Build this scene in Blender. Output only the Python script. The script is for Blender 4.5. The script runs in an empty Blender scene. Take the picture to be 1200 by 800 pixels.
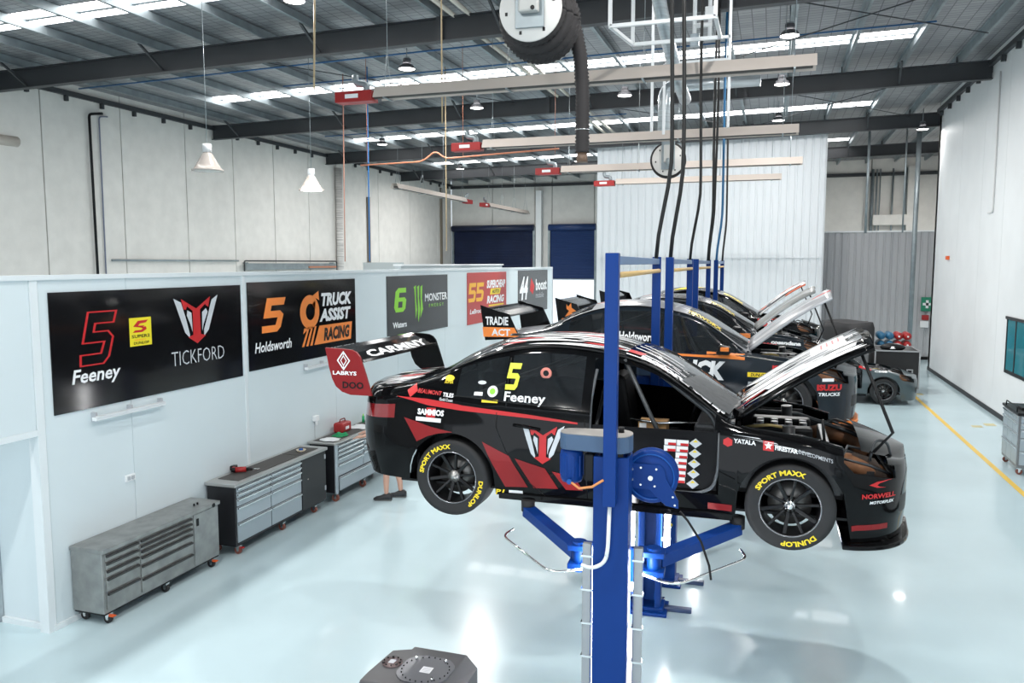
import bpy, bmesh, math, random
from mathutils import Vector, Matrix, geometry
from mathutils.bvhtree import BVHTree
random.seed(7)
S = bpy.context.scene
C = S.collection
PI = math.pi
# ------------------------------------------------------------------ camera, world, exposure
CAMZ = 3.85
cd = bpy.data.cameras.new('camera'); cd.sensor_width = 36; cd.lens = 27.9; cd.clip_end = 200
cam = bpy.data.objects.new('camera', cd); C.objects.link(cam)
cam.location = (0, 0, CAMZ); cam.rotation_euler = (math.radians(90 - 5.62), 0, math.radians(18.076))
S.camera = cam
S.view_settings.view_transform = 'Standard'; S.view_settings.look = 'None'
S.view_settings.gamma = 1; S.view_settings.exposure = 0.5; S.view_settings.use_curve_mapping = False
w = bpy.data.worlds.new('sky'); S.world = w; w.use_nodes = True
w.node_tree.nodes['Background'].inputs[0].default_value = (0.80, 0.90, 1.0, 1)
w.node_tree.nodes['Background'].inputs[1].default_value = 1.15
LAMP_W = 165      # high-bay lamps
BATTEN_W = 10     # light battens on the lift columns
SKYLIGHT = 6.0
DOOR_DAY = 160    # daylight through the big door behind the camera
ld = bpy.data.lights.new('door_daylight', 'AREA'); ld.shape = 'RECTANGLE'; ld.size = 12; ld.size_y = 5; ld.energy = DOOR_DAY; ld.color = (0.93, 0.97, 1)
lo = bpy.data.objects.new('door_daylight', ld); C.objects.link(lo); lo.location = (-2, -7.0, 2.8); lo.rotation_euler = (math.radians(86), 0, 0)

# ------------------------------------------------------------------ materials
MATS = {}
def mat(name, col=(.5, .5, .5), rough=.5, metal=0, coat=0, emit=0, alpha=1, noise=None, bump=None, spec=.5):
    if name in MATS: return MATS[name]
    m = bpy.data.materials.new(name); m.use_nodes = True; MATS[name] = m
    nt = m.node_tree; b = nt.nodes['Principled BSDF']
    b.inputs['Base Color'].default_value = (*col, 1); b.inputs['Roughness'].default_value = rough
    b.inputs['Metallic'].default_value = metal; b.inputs['Coat Weight'].default_value = coat
    b.inputs['Coat Roughness'].default_value = .04; b.inputs['Specular IOR Level'].default_value = spec
    if emit: b.inputs['Emission Color'].default_value = (*col, 1); b.inputs['Emission Strength'].default_value = emit
    if alpha < 1: b.inputs['Alpha'].default_value = alpha
    if noise:   # (scale, amount, stretch)
        sc, am, st = noise
        tc = nt.nodes.new('ShaderNodeTexCoord'); mp = nt.nodes.new('ShaderNodeMapping'); mp.inputs['Scale'].default_value = st
        n = nt.nodes.new('ShaderNodeTexNoise'); n.inputs['Scale'].default_value = sc; n.inputs['Detail'].default_value = 5
        r = nt.nodes.new('ShaderNodeMapRange'); r.inputs['To Min'].default_value = 1 - am; r.inputs['To Max'].default_value = 1 + am
        r.inputs['From Min'].default_value = .3; r.inputs['From Max'].default_value = .7
        x = nt.nodes.new('ShaderNodeMix'); x.data_type = 'RGBA'; x.blend_type = 'MULTIPLY'; x.inputs[0].default_value = 1
        x.inputs[6].default_value = (*col, 1); L = nt.links.new
        L(tc.outputs['Object'], mp.inputs[0]); L(mp.outputs[0], n.inputs['Vector']); L(n.outputs[0], r.inputs[0])
        L(r.outputs[0], x.inputs[7]); L(x.outputs[2], b.inputs['Base Color'])
        if bump:
            bp = nt.nodes.new('ShaderNodeBump'); bp.inputs['Strength'].default_value = bump; bp.inputs['Distance'].default_value = .01
            L(n.outputs[0], bp.inputs['Height']); L(bp.outputs[0], b.inputs['Normal'])
    return m
def streak_mat(name, base, white, accent, sx=.9, sy=16, thr=.53, acc_thr=.66):
    """racing livery of long brush-like streaks running front to back"""
    if name in MATS: return MATS[name]
    m = mat(name, base, .24, 0, spec=.22); nt = m.node_tree; L = nt.links.new; b = nt.nodes['Principled BSDF']
    tc = nt.nodes.new('ShaderNodeTexCoord')
    def layer(off, s1, s2, t, w=.015):
        mp = nt.nodes.new('ShaderNodeMapping'); mp.inputs['Scale'].default_value = (s1, s2, s1); mp.inputs['Location'].default_value = off
        n = nt.nodes.new('ShaderNodeTexNoise'); n.inputs['Scale'].default_value = 1; n.inputs['Detail'].default_value = 1.5; n.inputs['Roughness'].default_value = .5
        r = nt.nodes.new('ShaderNodeMapRange'); r.inputs['From Min'].default_value = t; r.inputs['From Max'].default_value = t + w
        L(tc.outputs['Object'], mp.inputs[0]); L(mp.outputs[0], n.inputs['Vector']); L(n.outputs[0], r.inputs[0]); return r.outputs[0]
    def mix(f, a, c):
        x = nt.nodes.new('ShaderNodeMix'); x.data_type = 'RGBA'; L(f, x.inputs[0])
        if isinstance(a, tuple): x.inputs[6].default_value = (*a, 1)
        else: L(a, x.inputs[6])
        x.inputs[7].default_value = (*c, 1); return x.outputs[2]
    c1 = mix(layer((0, 0, 0), sx, sy, thr), base, white)
    c2 = mix(layer((5, 3, 2), sx * 1.2, sy * .45, acc_thr), c1, accent)
    L(c2, b.inputs['Base Color']); return m

blue = mat('lift_blue', (.002, .038, .215), .42, spec=.22)
blue2 = mat('lift_blue_light', (.008, .09, .38), .4, spec=.3)
greyblue = mat('motor_cover_blue', (.06, .11, .2), .45)
black = mat('black_plastic', (.008, .008, .009), .4, spec=.25)
rubber = mat('rubber', (.016, .016, .017), .7)
gloss = mat('gloss_black', (.003, .003, .0035), .06, spec=.2)
white = mat('white_paint', (.85, .87, .88), .4)
whitep = mat('white_print', (.88, .89, .9), .4)
redp = mat('red_print', (.56, .012, .015), .4)
dredp = mat('dark_red_print', (.24, .008, .010), .35, spec=.35)
orangep = mat('orange_print', (.95, .26, .04), .4)
yellowp = mat('yellow_print', (.9, .68, .02), .4)
greenp = mat('green_print', (.28, .68, .04), .4)
greyp = mat('grey_print', (.45, .47, .5), .4)
silverp = mat('silver_print', (.6, .63, .66), .35)
steel = mat('brushed_steel', (.36, .36, .35), .38, .85, noise=(6, .18, (1, 1, 1)), bump=.05)
steel2 = mat('drawer_silver', (.43, .49, .53), .38, .35)
chrome = mat('chrome', (.75, .75, .75), .15, 1)
galv = mat('galvanised_steel', (.30, .345, .365), .42, .5, noise=(3, .15, (1, 1, 1)))
darkst = mat('dark_painted_steel', (.042, .045, .05), .5)
aluhood = mat('heater_hood', (.66, .58, .52), .45, .1)
orange = mat('orange_plastic', (.8, .12, .02), .4)
redm = mat('red_plastic', (.36, .015, .015), .45)
tan = mat('tan_padding', (.62, .42, .18), .6)
brown = mat('brown_duct', (.25, .11, .05), .55, noise=(8, .3, (1, 1, 1)))
gold = mat('cardboard', (.42, .24, .1), .7)
skin = mat('skin', (.62, .36, .27), .5)
caster_r = mat('caster_red_brown', (.22, .07, .05), .5)

# ------------------------------------------------------------------ mesh helpers
class MB:
    def __init__(s): s.v = []; s.f = []; s.m = []; s.mi = 0; s.sm = []; s.smooth = False
    def add(s, vs, fs):
        o = len(s.v); s.v += [tuple(v) for v in vs]
        for f in fs: s.f.append([o + i for i in f]); s.m.append(s.mi); s.sm.append(s.smooth)
        return s
    def box(s, x0, y0, z0, x1, y1, z1):
        x0, x1 = sorted((x0, x1)); y0, y1 = sorted((y0, y1)); z0, z1 = sorted((z0, z1))
        return s.add([(x0, y0, z0), (x1, y0, z0), (x1, y1, z0), (x0, y1, z0), (x0, y0, z1), (x1, y0, z1), (x1, y1, z1), (x0, y1, z1)],
                     [(0, 3, 2, 1), (4, 5, 6, 7), (0, 1, 5, 4), (1, 2, 6, 5), (2, 3, 7, 6), (3, 0, 4, 7)])
    def bar(s, p, q, w_, h, up=(0, 0, 1)):
        p = Vector(p); q = Vector(q); d = (q - p).normalized(); u = Vector(up)
        if abs(d.dot(u)) > .98: u = Vector((1, 0, 0))
        r = d.cross(u).normalized() * w_ / 2; u2 = r.cross(d).normalized() * h / 2
        vs = [a + b + c for a in (p, q) for b, c in ((-r, -u2), (r, -u2), (r, u2), (-r, u2))]
        return s.add(vs, [(0, 1, 2, 3), (7, 6, 5, 4), (0, 4, 5, 1), (1, 5, 6, 2), (2, 6, 7, 3), (3, 7, 4, 0)])
    def cyl(s, p, q, r, seg=16, r2=None, caps=True):
        p = Vector(p); q = Vector(q); r2 = r if r2 is None else r2; d = (q - p).normalized()
        u = d.orthogonal().normalized(); v = d.cross(u); o = []
        for c, rr in ((p, r), (q, r2)):
            for i in range(seg):
                a = 2 * PI * i / seg; o.append(c + (u * math.cos(a) + v * math.sin(a)) * rr)
        fs = [(i, (i + 1) % seg, seg + (i + 1) % seg, seg + i) for i in range(seg)]
        sm = s.smooth; s.smooth = True; s.add(o, fs); s.smooth = sm
        if caps:
            n = len(s.v) - 2 * seg
            s.f += [[n + i for i in range(seg)][::-1], [n + seg + i for i in range(seg)]]; s.m += [s.mi] * 2; s.sm += [False] * 2
        return s
    def tube(s, pts, r, seg=8, closed=False, rs=None):
        P = [Vector(p) for p in pts]; n = len(P); rings = []; u = None
        for i, p in enumerate(P):
            if closed: d = P[(i + 1) % n] - P[i - 1]
            else: d = P[min(i + 1, n - 1)] - P[max(i - 1, 0)]
            d.normalize()
            if u is None: u = d.orthogonal().normalized()
            else: u = (u - d * u.dot(d)); u = u.normalized() if u.length > 1e-6 else d.orthogonal().normalized()
            v = d.cross(u); rr = rs[i] if rs else r
            rings.append([p + (u * math.cos(2 * PI * k / seg) + v * math.sin(2 * PI * k / seg)) * rr for k in range(seg)])
        vs = [a for g in rings for a in g]; fs = []
        for i in range(n if closed else n - 1):
            j = (i + 1) % n
            for k in range(seg): fs.append((i * seg + k, i * seg + (k + 1) % seg, j * seg + (k + 1) % seg, j * seg + k))
        sm = s.smooth; s.smooth = True; s.add(vs, fs); s.smooth = sm
        if not closed:
            o = len(s.v) - n * seg
            s.f += [[o + k for k in range(seg)][::-1], [o + (n - 1) * seg + k for k in range(seg)]]; s.m += [s.mi] * 2; s.sm += [False] * 2
        return s
    def lathe(s, prof, c, axis='z', seg=32):
        vs = []; fs = []; n = len(prof)
        for i in range(seg):
            a = 2 * PI * i / seg; ca, sa = math.cos(a), math.sin(a)
            for r, h in prof:
                if axis == 'z': vs.append((c[0] + r * ca, c[1] + r * sa, c[2] + h))
                elif axis == 'y': vs.append((c[0] + r * ca, c[1] + h, c[2] + r * sa))
                else: vs.append((c[0] + h, c[1] + r * ca, c[2] + r * sa))
        for i in range(seg):
            for k in range(n - 1): fs.append((i * n + k, ((i + 1) % seg) * n + k, ((i + 1) % seg) * n + k + 1, i * n + k + 1))
        sm = s.smooth; s.smooth = True; s.add(vs, fs); s.smooth = sm; return s
    def prism(s, poly, fn, d0, d1):
        """poly: 2-D outline, fn(u, v, d) -> 3-D"""
        n = len(poly); vs = [fn(u, v, d0) for u, v in poly] + [fn(u, v, d1) for u, v in poly]
        fs = [tuple(range(n))[::-1], tuple(range(n, 2 * n))] + [(i, (i + 1) % n, n + (i + 1) % n, n + i) for i in range(n)]
        return s.add(vs, fs)
    def build(s, name, m, parent=None, bevel=0, fixn=True, bs=2):
        me = bpy.data.meshes.new(name); me.from_pydata(s.v, [], s.f)
        for x in (m if isinstance(m, (list, tuple)) else [m]): me.materials.append(x)
        for p, k, q in zip(me.polygons, s.m, s.sm): p.material_index = k; p.use_smooth = q
        if fixn:
            b = bmesh.new(); b.from_mesh(me); bmesh.ops.recalc_face_normals(b, faces=b.faces); b.to_mesh(me); b.free()
        o = bpy.data.objects.new(name, me); C.objects.link(o)
        if parent: o.parent = parent
        if bevel:
            md = o.modifiers.new('edge', 'BEVEL'); md.width = bevel; md.segments = bs; md.limit_method = 'ANGLE'; md.angle_limit = math.radians(40)
        return o
def arc(pts, r=.08, n=5):
    """round the corners of a polyline"""
    P = [Vector(p) for p in pts]; out = [P[0]]
    for i in range(1, len(P) - 1):
        a = (P[i - 1] - P[i]); b = (P[i + 1] - P[i]); rr = min(r, a.length / 2, b.length / 2); a = P[i] + a.normalized() * rr; b = P[i] + b.normalized() * rr
        for k in range(n + 1):
            t = k / n; out.append(a * (1 - t) ** 2 + P[i] * 2 * t * (1 - t) + b * t * t)
    out.append(P[-1]); return out
def tag(o, label=None, cat=None, group=None, kind=None):
    if label: o['label'] = label
    if cat: o['category'] = cat
    if group: o['group'] = group
    if kind: o['kind'] = kind
    return o
def thing(name, label, cat, loc=(0, 0, 0), rz=0, group=None):
    o = bpy.data.objects.new(name, None); C.objects.link(o); o.location = loc; o.rotation_euler = (0, 0, rz); o.empty_display_size = .2
    return tag(o, label, cat, group)
def root(name, kind='structure', parent=None):
    o = bpy.data.objects.new(name, None); C.objects.link(o); o.parent = parent
    if not parent: o['kind'] = kind
    return o
def one(mb, name, m, label, cat, group=None, loc=None, bevel=0):
    o = mb.build(name, m, None, bevel)
    if loc: o.location = loc
    return tag(o, label, cat, group)
def copy_tree(o, parent=None):
    c = o.copy(); C.objects.link(c)
    if parent: c.parent = parent
    for ch in list(o.children): copy_tree(ch, c)
    return c
# ---- flat lettering: (vertices, faces) in 2-D, then mapped on a surface
TC = {}
def text2(s, bold=0, shear=0):
    k = (s, bold, shear)
    if k in TC: return TC[k]
    cu = bpy.data.curves.new('t', 'FONT'); cu.body = s; cu.resolution_u = 2; cu.fill_mode = 'FRONT'; cu.offset = bold; cu.shear = shear; cu.size = 1
    o = bpy.data.objects.new('t', cu); me = o.to_mesh()
    vs = [(v.co.x, v.co.y) for v in me.vertices]; fs = [tuple(p.vertices) for p in me.polygons]
    o.to_mesh_clear(); bpy.data.objects.remove(o); bpy.data.curves.remove(cu)
    TC[k] = (vs, fs); return TC[k]
def fit(t, x0, y0, x1, y1, slope=0):
    vs, fs = t; a = min(v[0] for v in vs); b = max(v[0] for v in vs); c = min(v[1] for v in vs); d = max(v[1] for v in vs)
    out = []
    for x, y in vs:
        u = (x - a) / (b - a); v = (y - c) / (d - c); X = x0 + (x1 - x0) * u; out.append((X, y0 + (y1 - y0) * v + slope * u * (x1 - x0)))
    return out, fs
def poly2(pts, holes=()):
    loops = [[Vector((x, y, 0)) for x, y in pts]] + [[Vector((x, y, 0)) for x, y in h] for h in holes]
    vs = [(v.x, v.y) for l in loops for v in l]; return vs, [tuple(t) for t in geometry.tessellate_polygon(loops)]
def ell(cx, cy, rx, ry, n=24, a0=0, a1=2 * PI):
    return [(cx + rx * math.cos(a0 + (a1 - a0) * i / n), cy + ry * math.sin(a0 + (a1 - a0) * i / n)) for i in range(n)]
def stroke2(pts, wd, closed=True):
    n = len(pts); vs = []; fs = []
    for i in range(n):
        p = Vector(pts[i]); a = Vector(pts[i - 1]) if (closed or i > 0) else None; b = Vector(pts[(i + 1) % n]) if (closed or i < n - 1) else None
        d1 = (p - a).normalized() if a is not None else (b - p).normalized(); d2 = (b - p).normalized() if b is not None else d1
        n1 = Vector((-d1.y, d1.x)); n2 = Vector((-d2.y, d2.x)); m = (n1 + n2)
        m = m / max(.35, (1 + n1.dot(n2))); m *= wd / 2
        vs += [tuple(p + m), tuple(p - m)]
    for i in range(n if closed else n - 1):
        j = (i + 1) % n; fs.append((2 * i, 2 * i + 1, 2 * j + 1, 2 * j))
    return vs, fs
def join2(*ts):
    vs = []; fs = []
    for a, b in ts: o = len(vs); vs += list(a); fs += [tuple(o + i for i in f) for f in b]
    return vs, fs
def xf(t, sx, sy, ox, oy): return [(x * sx + ox, y * sy + oy) for x, y in t[0]], t[1]
def put2(t, name, m, parent, fn, cut=None):
    """lay a flat 2-D shape on a surface given by fn(u, v) -> 3-D"""
    b = bmesh.new(); vv = [b.verts.new((x, y, 0)) for x, y in t[0]]
    for f in t[1]:
        try: b.faces.new([vv[i] for i in f])
        except ValueError: pass
    if cut:
        xs = [v[0] for v in t[0]]; ys = [v[1] for v in t[0]]
        for ax, lo_, hi in ((0, min(xs), max(xs)), (1, min(ys), max(ys))):
            k = math.ceil(lo_ / cut) * cut
            while k < hi:
                no = (1, 0, 0) if ax == 0 else (0, 1, 0); co = (k, 0, 0) if ax == 0 else (0, k, 0)
                bmesh.ops.bisect_plane(b, geom=b.verts[:] + b.edges[:] + b.faces[:], plane_co=co, plane_no=no, dist=1e-5); k += cut
    me = bpy.data.meshes.new(name)
    for v in b.verts: v.co = Vector(fn(v.co.x, v.co.y))
    b.to_mesh(me); b.free(); me.materials.append(m); o = bpy.data.objects.new(name, me); C.objects.link(o); o.parent = parent
    return o
EMB_RED = join2(poly2([(-.66, .9), (0, .47), (.66, .95), (.56, .5), (.44, .58), (.42, .64), (.17, .42), (.17, -.62), (.4, -.7), (0, -1), (-.4, -.7), (-.17, -.62), (-.17, .38), (-.4, .58), (-.46, .45), (-.56, .46)]))
EMB_WH = join2(poly2([(-1, .93), (-.68, .75), (-.5, .1), (-.34, -.6), (-.36, -.72), (-.55, -.5)]), poly2([(1, 1), (.7, .8), (.5, .15), (.3, -.45), (.3, -.72), (.52, -.48)]),
               poly2([(-.42, .42), (-.24, .3), (-.22, -.5), (-.3, -.2), (-.45, .2)]), poly2([(.42, .45), (.24, .3), (.22, -.5), (.3, -.2), (.5, .3)]))
FIVE = [(.12, 1), (1, 1), (.94, .78), (.36, .78), (.33, .62), (.78, .62), (.95, .5), (.86, .13), (.7, 0), (0, 0), (-.02, .2), (.6, .2), (.68, .42), (.02, .42)]
# ================================================================== THE SETTING
XP, XR, XL, YB = -7.067, 5.50, -19.7, 47.8
fm = mat('epoxy_floor', (.545, .69, .735), .2, coat=.2, noise=(.6, .05, (1, 1, 1)))
def zroof(x): return 9.28 + .0165 * (x - 5.56)      # underside of the purlins
o = MB().add([(-24, -8, 0), (14, -8, 0), (14, 50, 0), (-24, 50, 0)], [(0, 1, 2, 3)]).build('floor', fm); o['kind'] = 'structure'
m = MB().bar((4.05, 26.5, .003), (4.17, 8, .003), .1, .002); q = m.build('line_marking', mat('yellow_line', (.85, .56, .08), .4)); q.parent = o
for a in ((4.62, 20.9, 4.85, 21.0), (4.95, 21.2, 5.2, 21.35), (4.15, 25.6, 4.35, 25.8)):
    MB().add([(a[0], a[1], .002), (a[2], a[1] + .05, .002), (a[2], a[3] + .2, .002), (a[0], a[3] + .15, .002)], [(0, 1, 2, 3)]).build('paint_patch', mat('yellow_wear', (.62, .56, .3), .4), o)

precast = mat('precast_panel', (.74, .72, .685), .75, noise=(2.5, .05, (1, 1, 1)), bump=.15)
precast2 = mat('white_panel', (.76, .78, .79), .55, noise=(1.2, .025, (1, 1, 1)))
joint = mat('joint_grey', (.11, .105, .10), .8)
def panels(name, m, axis, pos, th, cuts, z0, ztop, jm=joint, gap=.04):
    r = root(name); a0, a1 = cuts[0], cuts[-1]
    b = MB()
    def bx(B, u0, u1, d0, d1, za, zb0, zb1):
        f = (lambda u, d, z: (pos + d, u, z)) if axis == 'x' else (lambda u, d, z: (u, pos + d, z))
        B.add([f(u0, d0, za), f(u1, d0, za), f(u1, d1, za), f(u0, d1, za), f(u0, d0, zb0), f(u1, d0, zb1), f(u1, d1, zb1), f(u0, d1, zb0)],
              [(0, 3, 2, 1), (4, 5, 6, 7), (0, 1, 5, 4), (1, 2, 6, 5), (2, 3, 7, 6), (3, 0, 4, 7)])
    zt = lambda u: ztop(u)
    s = 1 if th > 0 else -1
    bx(b, a0, a1, th * .35, th, z0, zt(a0), zt(a1)); b.build('joint_backing', jm, r)
    for i in range(len(cuts) - 1):
        p = MB(); bx(p, cuts[i] + gap / 2, cuts[i + 1] - gap / 2, 0, th * .34, z0, zt(cuts[i]), zt(cuts[i + 1])); p.build('panel', m, r)
    return r
eaveL = zroof(XL) + .21
wl = panels('wall_left', precast, 'x', XL, -.3, [-6, -1, 4, 8.5, 13, 17.6, 20.5, 23.4, 26.0, 28.6, 31.2, 33.6, 36.5, 37.8, 41.6, 45.5, YB], 0, lambda u: eaveL)
wb = root('wall_back')
for a_, z_ in (([-19.7, -16.9, -14.1, -13.0], 0), ([-13.0, -10.35], 2.95), ([-10.35, -7, -3.9, -.7, 2.4, 5.0, 7.2, 9.2], 0)):
    bk = panels('precast_wall', precast, 'y', YB, .3, a_, z_, lambda u: zroof(u) + .21); bk.parent = wb; del bk['kind']
wr = panels('wall_right', precast2, 'x', XR, .25, [-6, 0, 5, 9, 13, 17, 20.3, 23.1, 25.4, 28.2, 32.0], 0, lambda u: zroof(XR) + .2, mat('soft_joint', (.5, .51, .52), .8), .012)
MB().box(XR - .02, -6, 0, XR, 32.0, .12).build('baseboard_right', mat('black_skirting', (.02, .02, .022), .5))['kind'] = 'structure'
q = panels('wall_recess', precast, 'x', 9.2, .3, [32.0, 36, 40, 44, YB], 0, lambda u: zroof(9.2) + .2)
MB().box(XR, 31.7, 0, 9.2, 32.0, zroof(7)).build('recess_return', precast2, q)
wf = root('wall_front')
for a_, b_2, c_2, d_2 in ((XL, -9, 0, 9.3), (5, XR, 0, 9.3), (-9, 5, 5.6, 9.3)): MB().box(a_, -7.4, c_2, b_2, -7.2, d_2).build('panel', precast2, wf)
# ---- roof: sheeting, purlins, rafters, skylights
foil = mat('foil_insulation', (.30, .305, .315), .45, .45)
nt = foil.node_tree; L = nt.links.new; b_ = nt.nodes['Principled BSDF']
tc = nt.nodes.new('ShaderNodeTexCoord'); br = nt.nodes.new('ShaderNodeTexBrick'); br.offset = 0
br.inputs['Scale'].default_value = 1; br.inputs['Brick Width'].default_value = .30; br.inputs['Row Height'].default_value = .19; br.inputs['Mortar Size'].default_value = .012
br.inputs['Color1'].default_value = (.36, .365, .375, 1); br.inputs['Color2'].default_value = (.28, .285, .3, 1); br.inputs['Mortar'].default_value = (.13, .13, .14, 1)
L(tc.outputs['Object'], br.inputs[0]); L(br.outputs[0], b_.inputs['Base Color'])
n_ = nt.nodes.new('ShaderNodeTexNoise'); n_.inputs['Scale'].default_value = 7; bp = nt.nodes.new('ShaderNodeBump'); bp.inputs['Strength'].default_value = .5; bp.inputs['Distance'].default_value = .03
L(n_.outputs[0], bp.inputs['Height']); L(bp.outputs[0], b_.inputs['Normal'])
sl = .0165
ceil = root('ceiling')
SKY = [(13.35, 14.2), (21.7, 22.55), (30.7, 31.55), (39.2, 40.05)]; SX0, SX1 = -17.4, 3.2
ys = [-6]; [ys.extend(a) for a in SKY]; ys.append(YB + .3)
m = MB(); T = lambda x: zroof(x) + .215
def sheet(mb, x0, x1, y0, y1, dz=0): mb.add([(x0, y0, T(x0) + dz), (x1, y0, T(x1) + dz), (x1, y1, T(x1) + dz), (x0, y1, T(x0) + dz)], [(0, 1, 2, 3)])
for i in range(len(ys) - 1):
    if i % 2 == 0: sheet(m, XL - .3, 9.5, ys[i], ys[i + 1])
    else: sheet(m, XL - .3, SX0, ys[i], ys[i + 1]); sheet(m, SX1, 9.5, ys[i], ys[i + 1])
m.build('roof_sheeting', foil, ceil)
skym = mat('translucent_sheet', (1, .98, .97), .5, emit=SKYLIGHT)
PX = [4.65 - 1.45 * i for i in range(17)]
allx = sorted([p for p in PX if SX0 < p < SX1]); ed = [SX0] + allx + [SX1]
for a, b in SKY:
    for i in range(len(ed) - 1):
        k = MB(); sheet(k, ed[i] + .03, ed[i + 1] - .03, a, (a + b) / 2 - .05, .01); sheet(k, ed[i] + .03, ed[i + 1] - .03, (a + b) / 2 + .05, b, .01)
        k.build('skylight_panel', skym, ceil)
    k = MB(); k.bar((SX0, (a + b) / 2, T(SX0)), (SX1, (a + b) / 2, T(SX1)), .1, .03); k.build('skylight_rib', galv, ceil)
for x in PX + [6.1, 7.55, 9.0]:
    z = zroof(x); k = MB()
    k.box(x - .012, -6, z, x + .012, YB, z + .2); k.box(x, -6, z, x + .07, YB, z + .012); k.box(x - .07, -6, z + .19, x, YB, z + .205)
    k.build('purlin', galv, ceil)
BY = [8.4, 16.25, 24.9, 32.7, 40.5]; BH = .5
for yb in BY:
    k = MB(); x0, x1 = XL + .02, (XR - .02 if yb < 32 else 9.1)
    for dy, wdt, a, b in ((0, .02, -BH, 0), (0, .2, -BH, -BH + .022), (0, .2, -.022, 0)):
        y0, y1 = yb - wdt / 2, yb + wdt / 2
        k.add([(x0, y0, zroof(x0) + a), (x1, y0, zroof(x1) + a), (x1, y1, zroof(x1) + a), (x0, y1, zroof(x0) + a), (x0, y0, zroof(x0) + b), (x1, y0, zroof(x1) + b), (x1, y1, zroof(x1) + b), (x0, y1, zroof(x0) + b)],
              [(0, 3, 2, 1), (4, 5, 6, 7), (0, 1, 5, 4), (1, 2, 6, 5), (2, 3, 7, 6), (3, 0, 4, 7)])
    rb = k.build('roof_beam', darkst, ceil)
    for x in PX:
        if x < x1 - .1:
            k = MB().box(x - .05, yb - .012, zroof(x), x - .03, yb + .1, zroof(x) + .17); k.build('cleat', darkst, rb)
    for x in PX[1::3]:
        MB().bar((x, yb - .05, zroof(x) - BH + .06), (x - .05, yb - .75, zroof(x) + .02), .05, .05).build('fly_brace', darkst, rb)
    for x in (-6.9, -.9):
        MB().box(x - .06, yb - .13, zroof(x) - BH, x + .06, yb - .1, zroof(x) + .03).build('stiffener', darkst, rb)
# eave members with their dark cleats along both long walls
for nm, x, y1 in (('left', XL + .06, YB), ('right', XR - .07, 32.0)):
    k = MB().box(x - .05, -6, zroof(x) - .16, x + .05, y1, zroof(x) - .02)
    y = 8
    while y < y1: k.box(x - .05, y, zroof(x) - .32, x + .06, y + .08, zroof(x) - .16); y += 1.3
    k.build('eave_angle', darkst, ceil)
k = MB().box(XL, YB - .12, zroof(XL) - .3, 9, YB - .02, zroof(XL) - .12); k.build('eave_angle', darkst, ceil)
for (x0, y0, x1, y1) in ((-.9, 16.4, 4.6, 21.5), (-.9, 21.5, 4.6, 16.4), (-.9, 25, 4.6, 32.5), (-.9, 32.5, 4.6, 25), (-6.5, 25, -1, 32.5), (-13, 16.5, -8, 24.8)):
    MB().cyl((x0, y0, zroof(x0) - .1), (x1, y1, zroof(x1) - .1), .014, 6).build('tie_rod', darkst, ceil)
for yb, x0, x1 in ((18.3, -19, -5.2), (20.2, -13.5, 3.3), (28.2, -17, -5), (26.5, -5, 5)):
    MB().cyl((x0, yb, zroof(x0) - .06), (x1, yb, zroof(x1) - .06), .02, 6).build('conduit', mat('blue_pipe', (.02, .12, .3), .4) if x0 < -12 else galv, ceil)
for x in (-6.6, -6.25):   # pale pipe runs along the purlins
    MB().cyl((x, 12, zroof(x) + .02), (x, 45, zroof(x) + .02), .05, 8).build('duct_run', mat('pale_pipe', (.6, .57, .5), .5), ceil)
# ---- roller doors at the back (slats are one part: too many and too thin to pick apart)
navy = mat('roller_navy', (.014, .022, .06), .4, noise=(.8, .2, (1, 1, 1))); navy2 = mat('roller_blue', (.018, .045, .15), .4)
def roller(name, x0, x1, z0, z1, m_):
    r = root(name); k = MB(); z = z0; y = YB - .12
    while z < z1: k.add([(x0, y, z), (x1, y, z), (x1, y - .03, z + .035), (x0, y - .03, z + .035), (x0, y, z + .08), (x1, y, z + .08)], [(0, 1, 2, 3), (3, 2, 5, 4)]); z += .08
    s = k.build('slat_curtain', m_, r); s['kind'] = 'stuff'
    MB().box(x0, y - .06, z0 - .06, x1, y + .02, z0).build('bottom_rail', steel2, r)
    MB().cyl((x0 - .1, y - .12, z1 + .05), (x1 + .1, y - .12, z1 + .05), .2, 20).build('roller_drum', m_, r)
    for x in (x0 - .09, x1 + .09): MB().box(x - .07, y - .1, 0, x + .07, y + .05, z1 + .1).build('guide_rail', galv, r)
roller('door_1', -19.45, -14.2, .1, 6.0, navy)
roller('door_2', -13.05, -10.3, 2.9, 6.0, navy2)
# ---- profiled sheet walls of the inner rooms
def ribbed(name, x0, x1, y, z0, z1, m_, pitch=.3, d=.035, y1=None):
    r = root(name); x = x0
    while x < x1 - .02:
        e = min(x + pitch, x1); p = MB()
        pr = [(x, y), (x + pitch * .62, y), (x + pitch * .72, y + d), (x + pitch * .9, y + d), (x + pitch, y)]
        pr = [(min(a, x1), b) for a, b in pr]
        vs = [(a, b, z0) for a, b in pr] + [(a, b, z1) for a, b in pr]
        p.add(vs, [(i, i + 1, i + 6, i + 5) for i in range(4)]); p.build('sheet_panel', m_, r, fixn=False); x += pitch
    MB().box(x0, y + d + .01, z0, x1, y + .16, z1).build('backing', m_, r)
    return r
boxw = mat('white_sheet', (.68, .71, .735), .5)
bw = ribbed('wall_inner', -7.0, 1.80, 32.85, 0, 8.78, boxw, .29)
MB().box(1.80, 32.8, 0, 1.86, 47, 8.8).build('corner_trim', mat('trim_grey', (.5, .52, .54), .5), bw)
MB().box(-7, 32.82, 4.05, 1.8, 32.86, 4.08).build('joint_line', mat('joint_pale', (.66, .69, .71), .5), bw)
gw = ribbed('wall_storage', 1.9, 6.2, 35.3, 0, 5.1, mat('grey_sheet', (.45, .455, .47), .5), .27)
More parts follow.
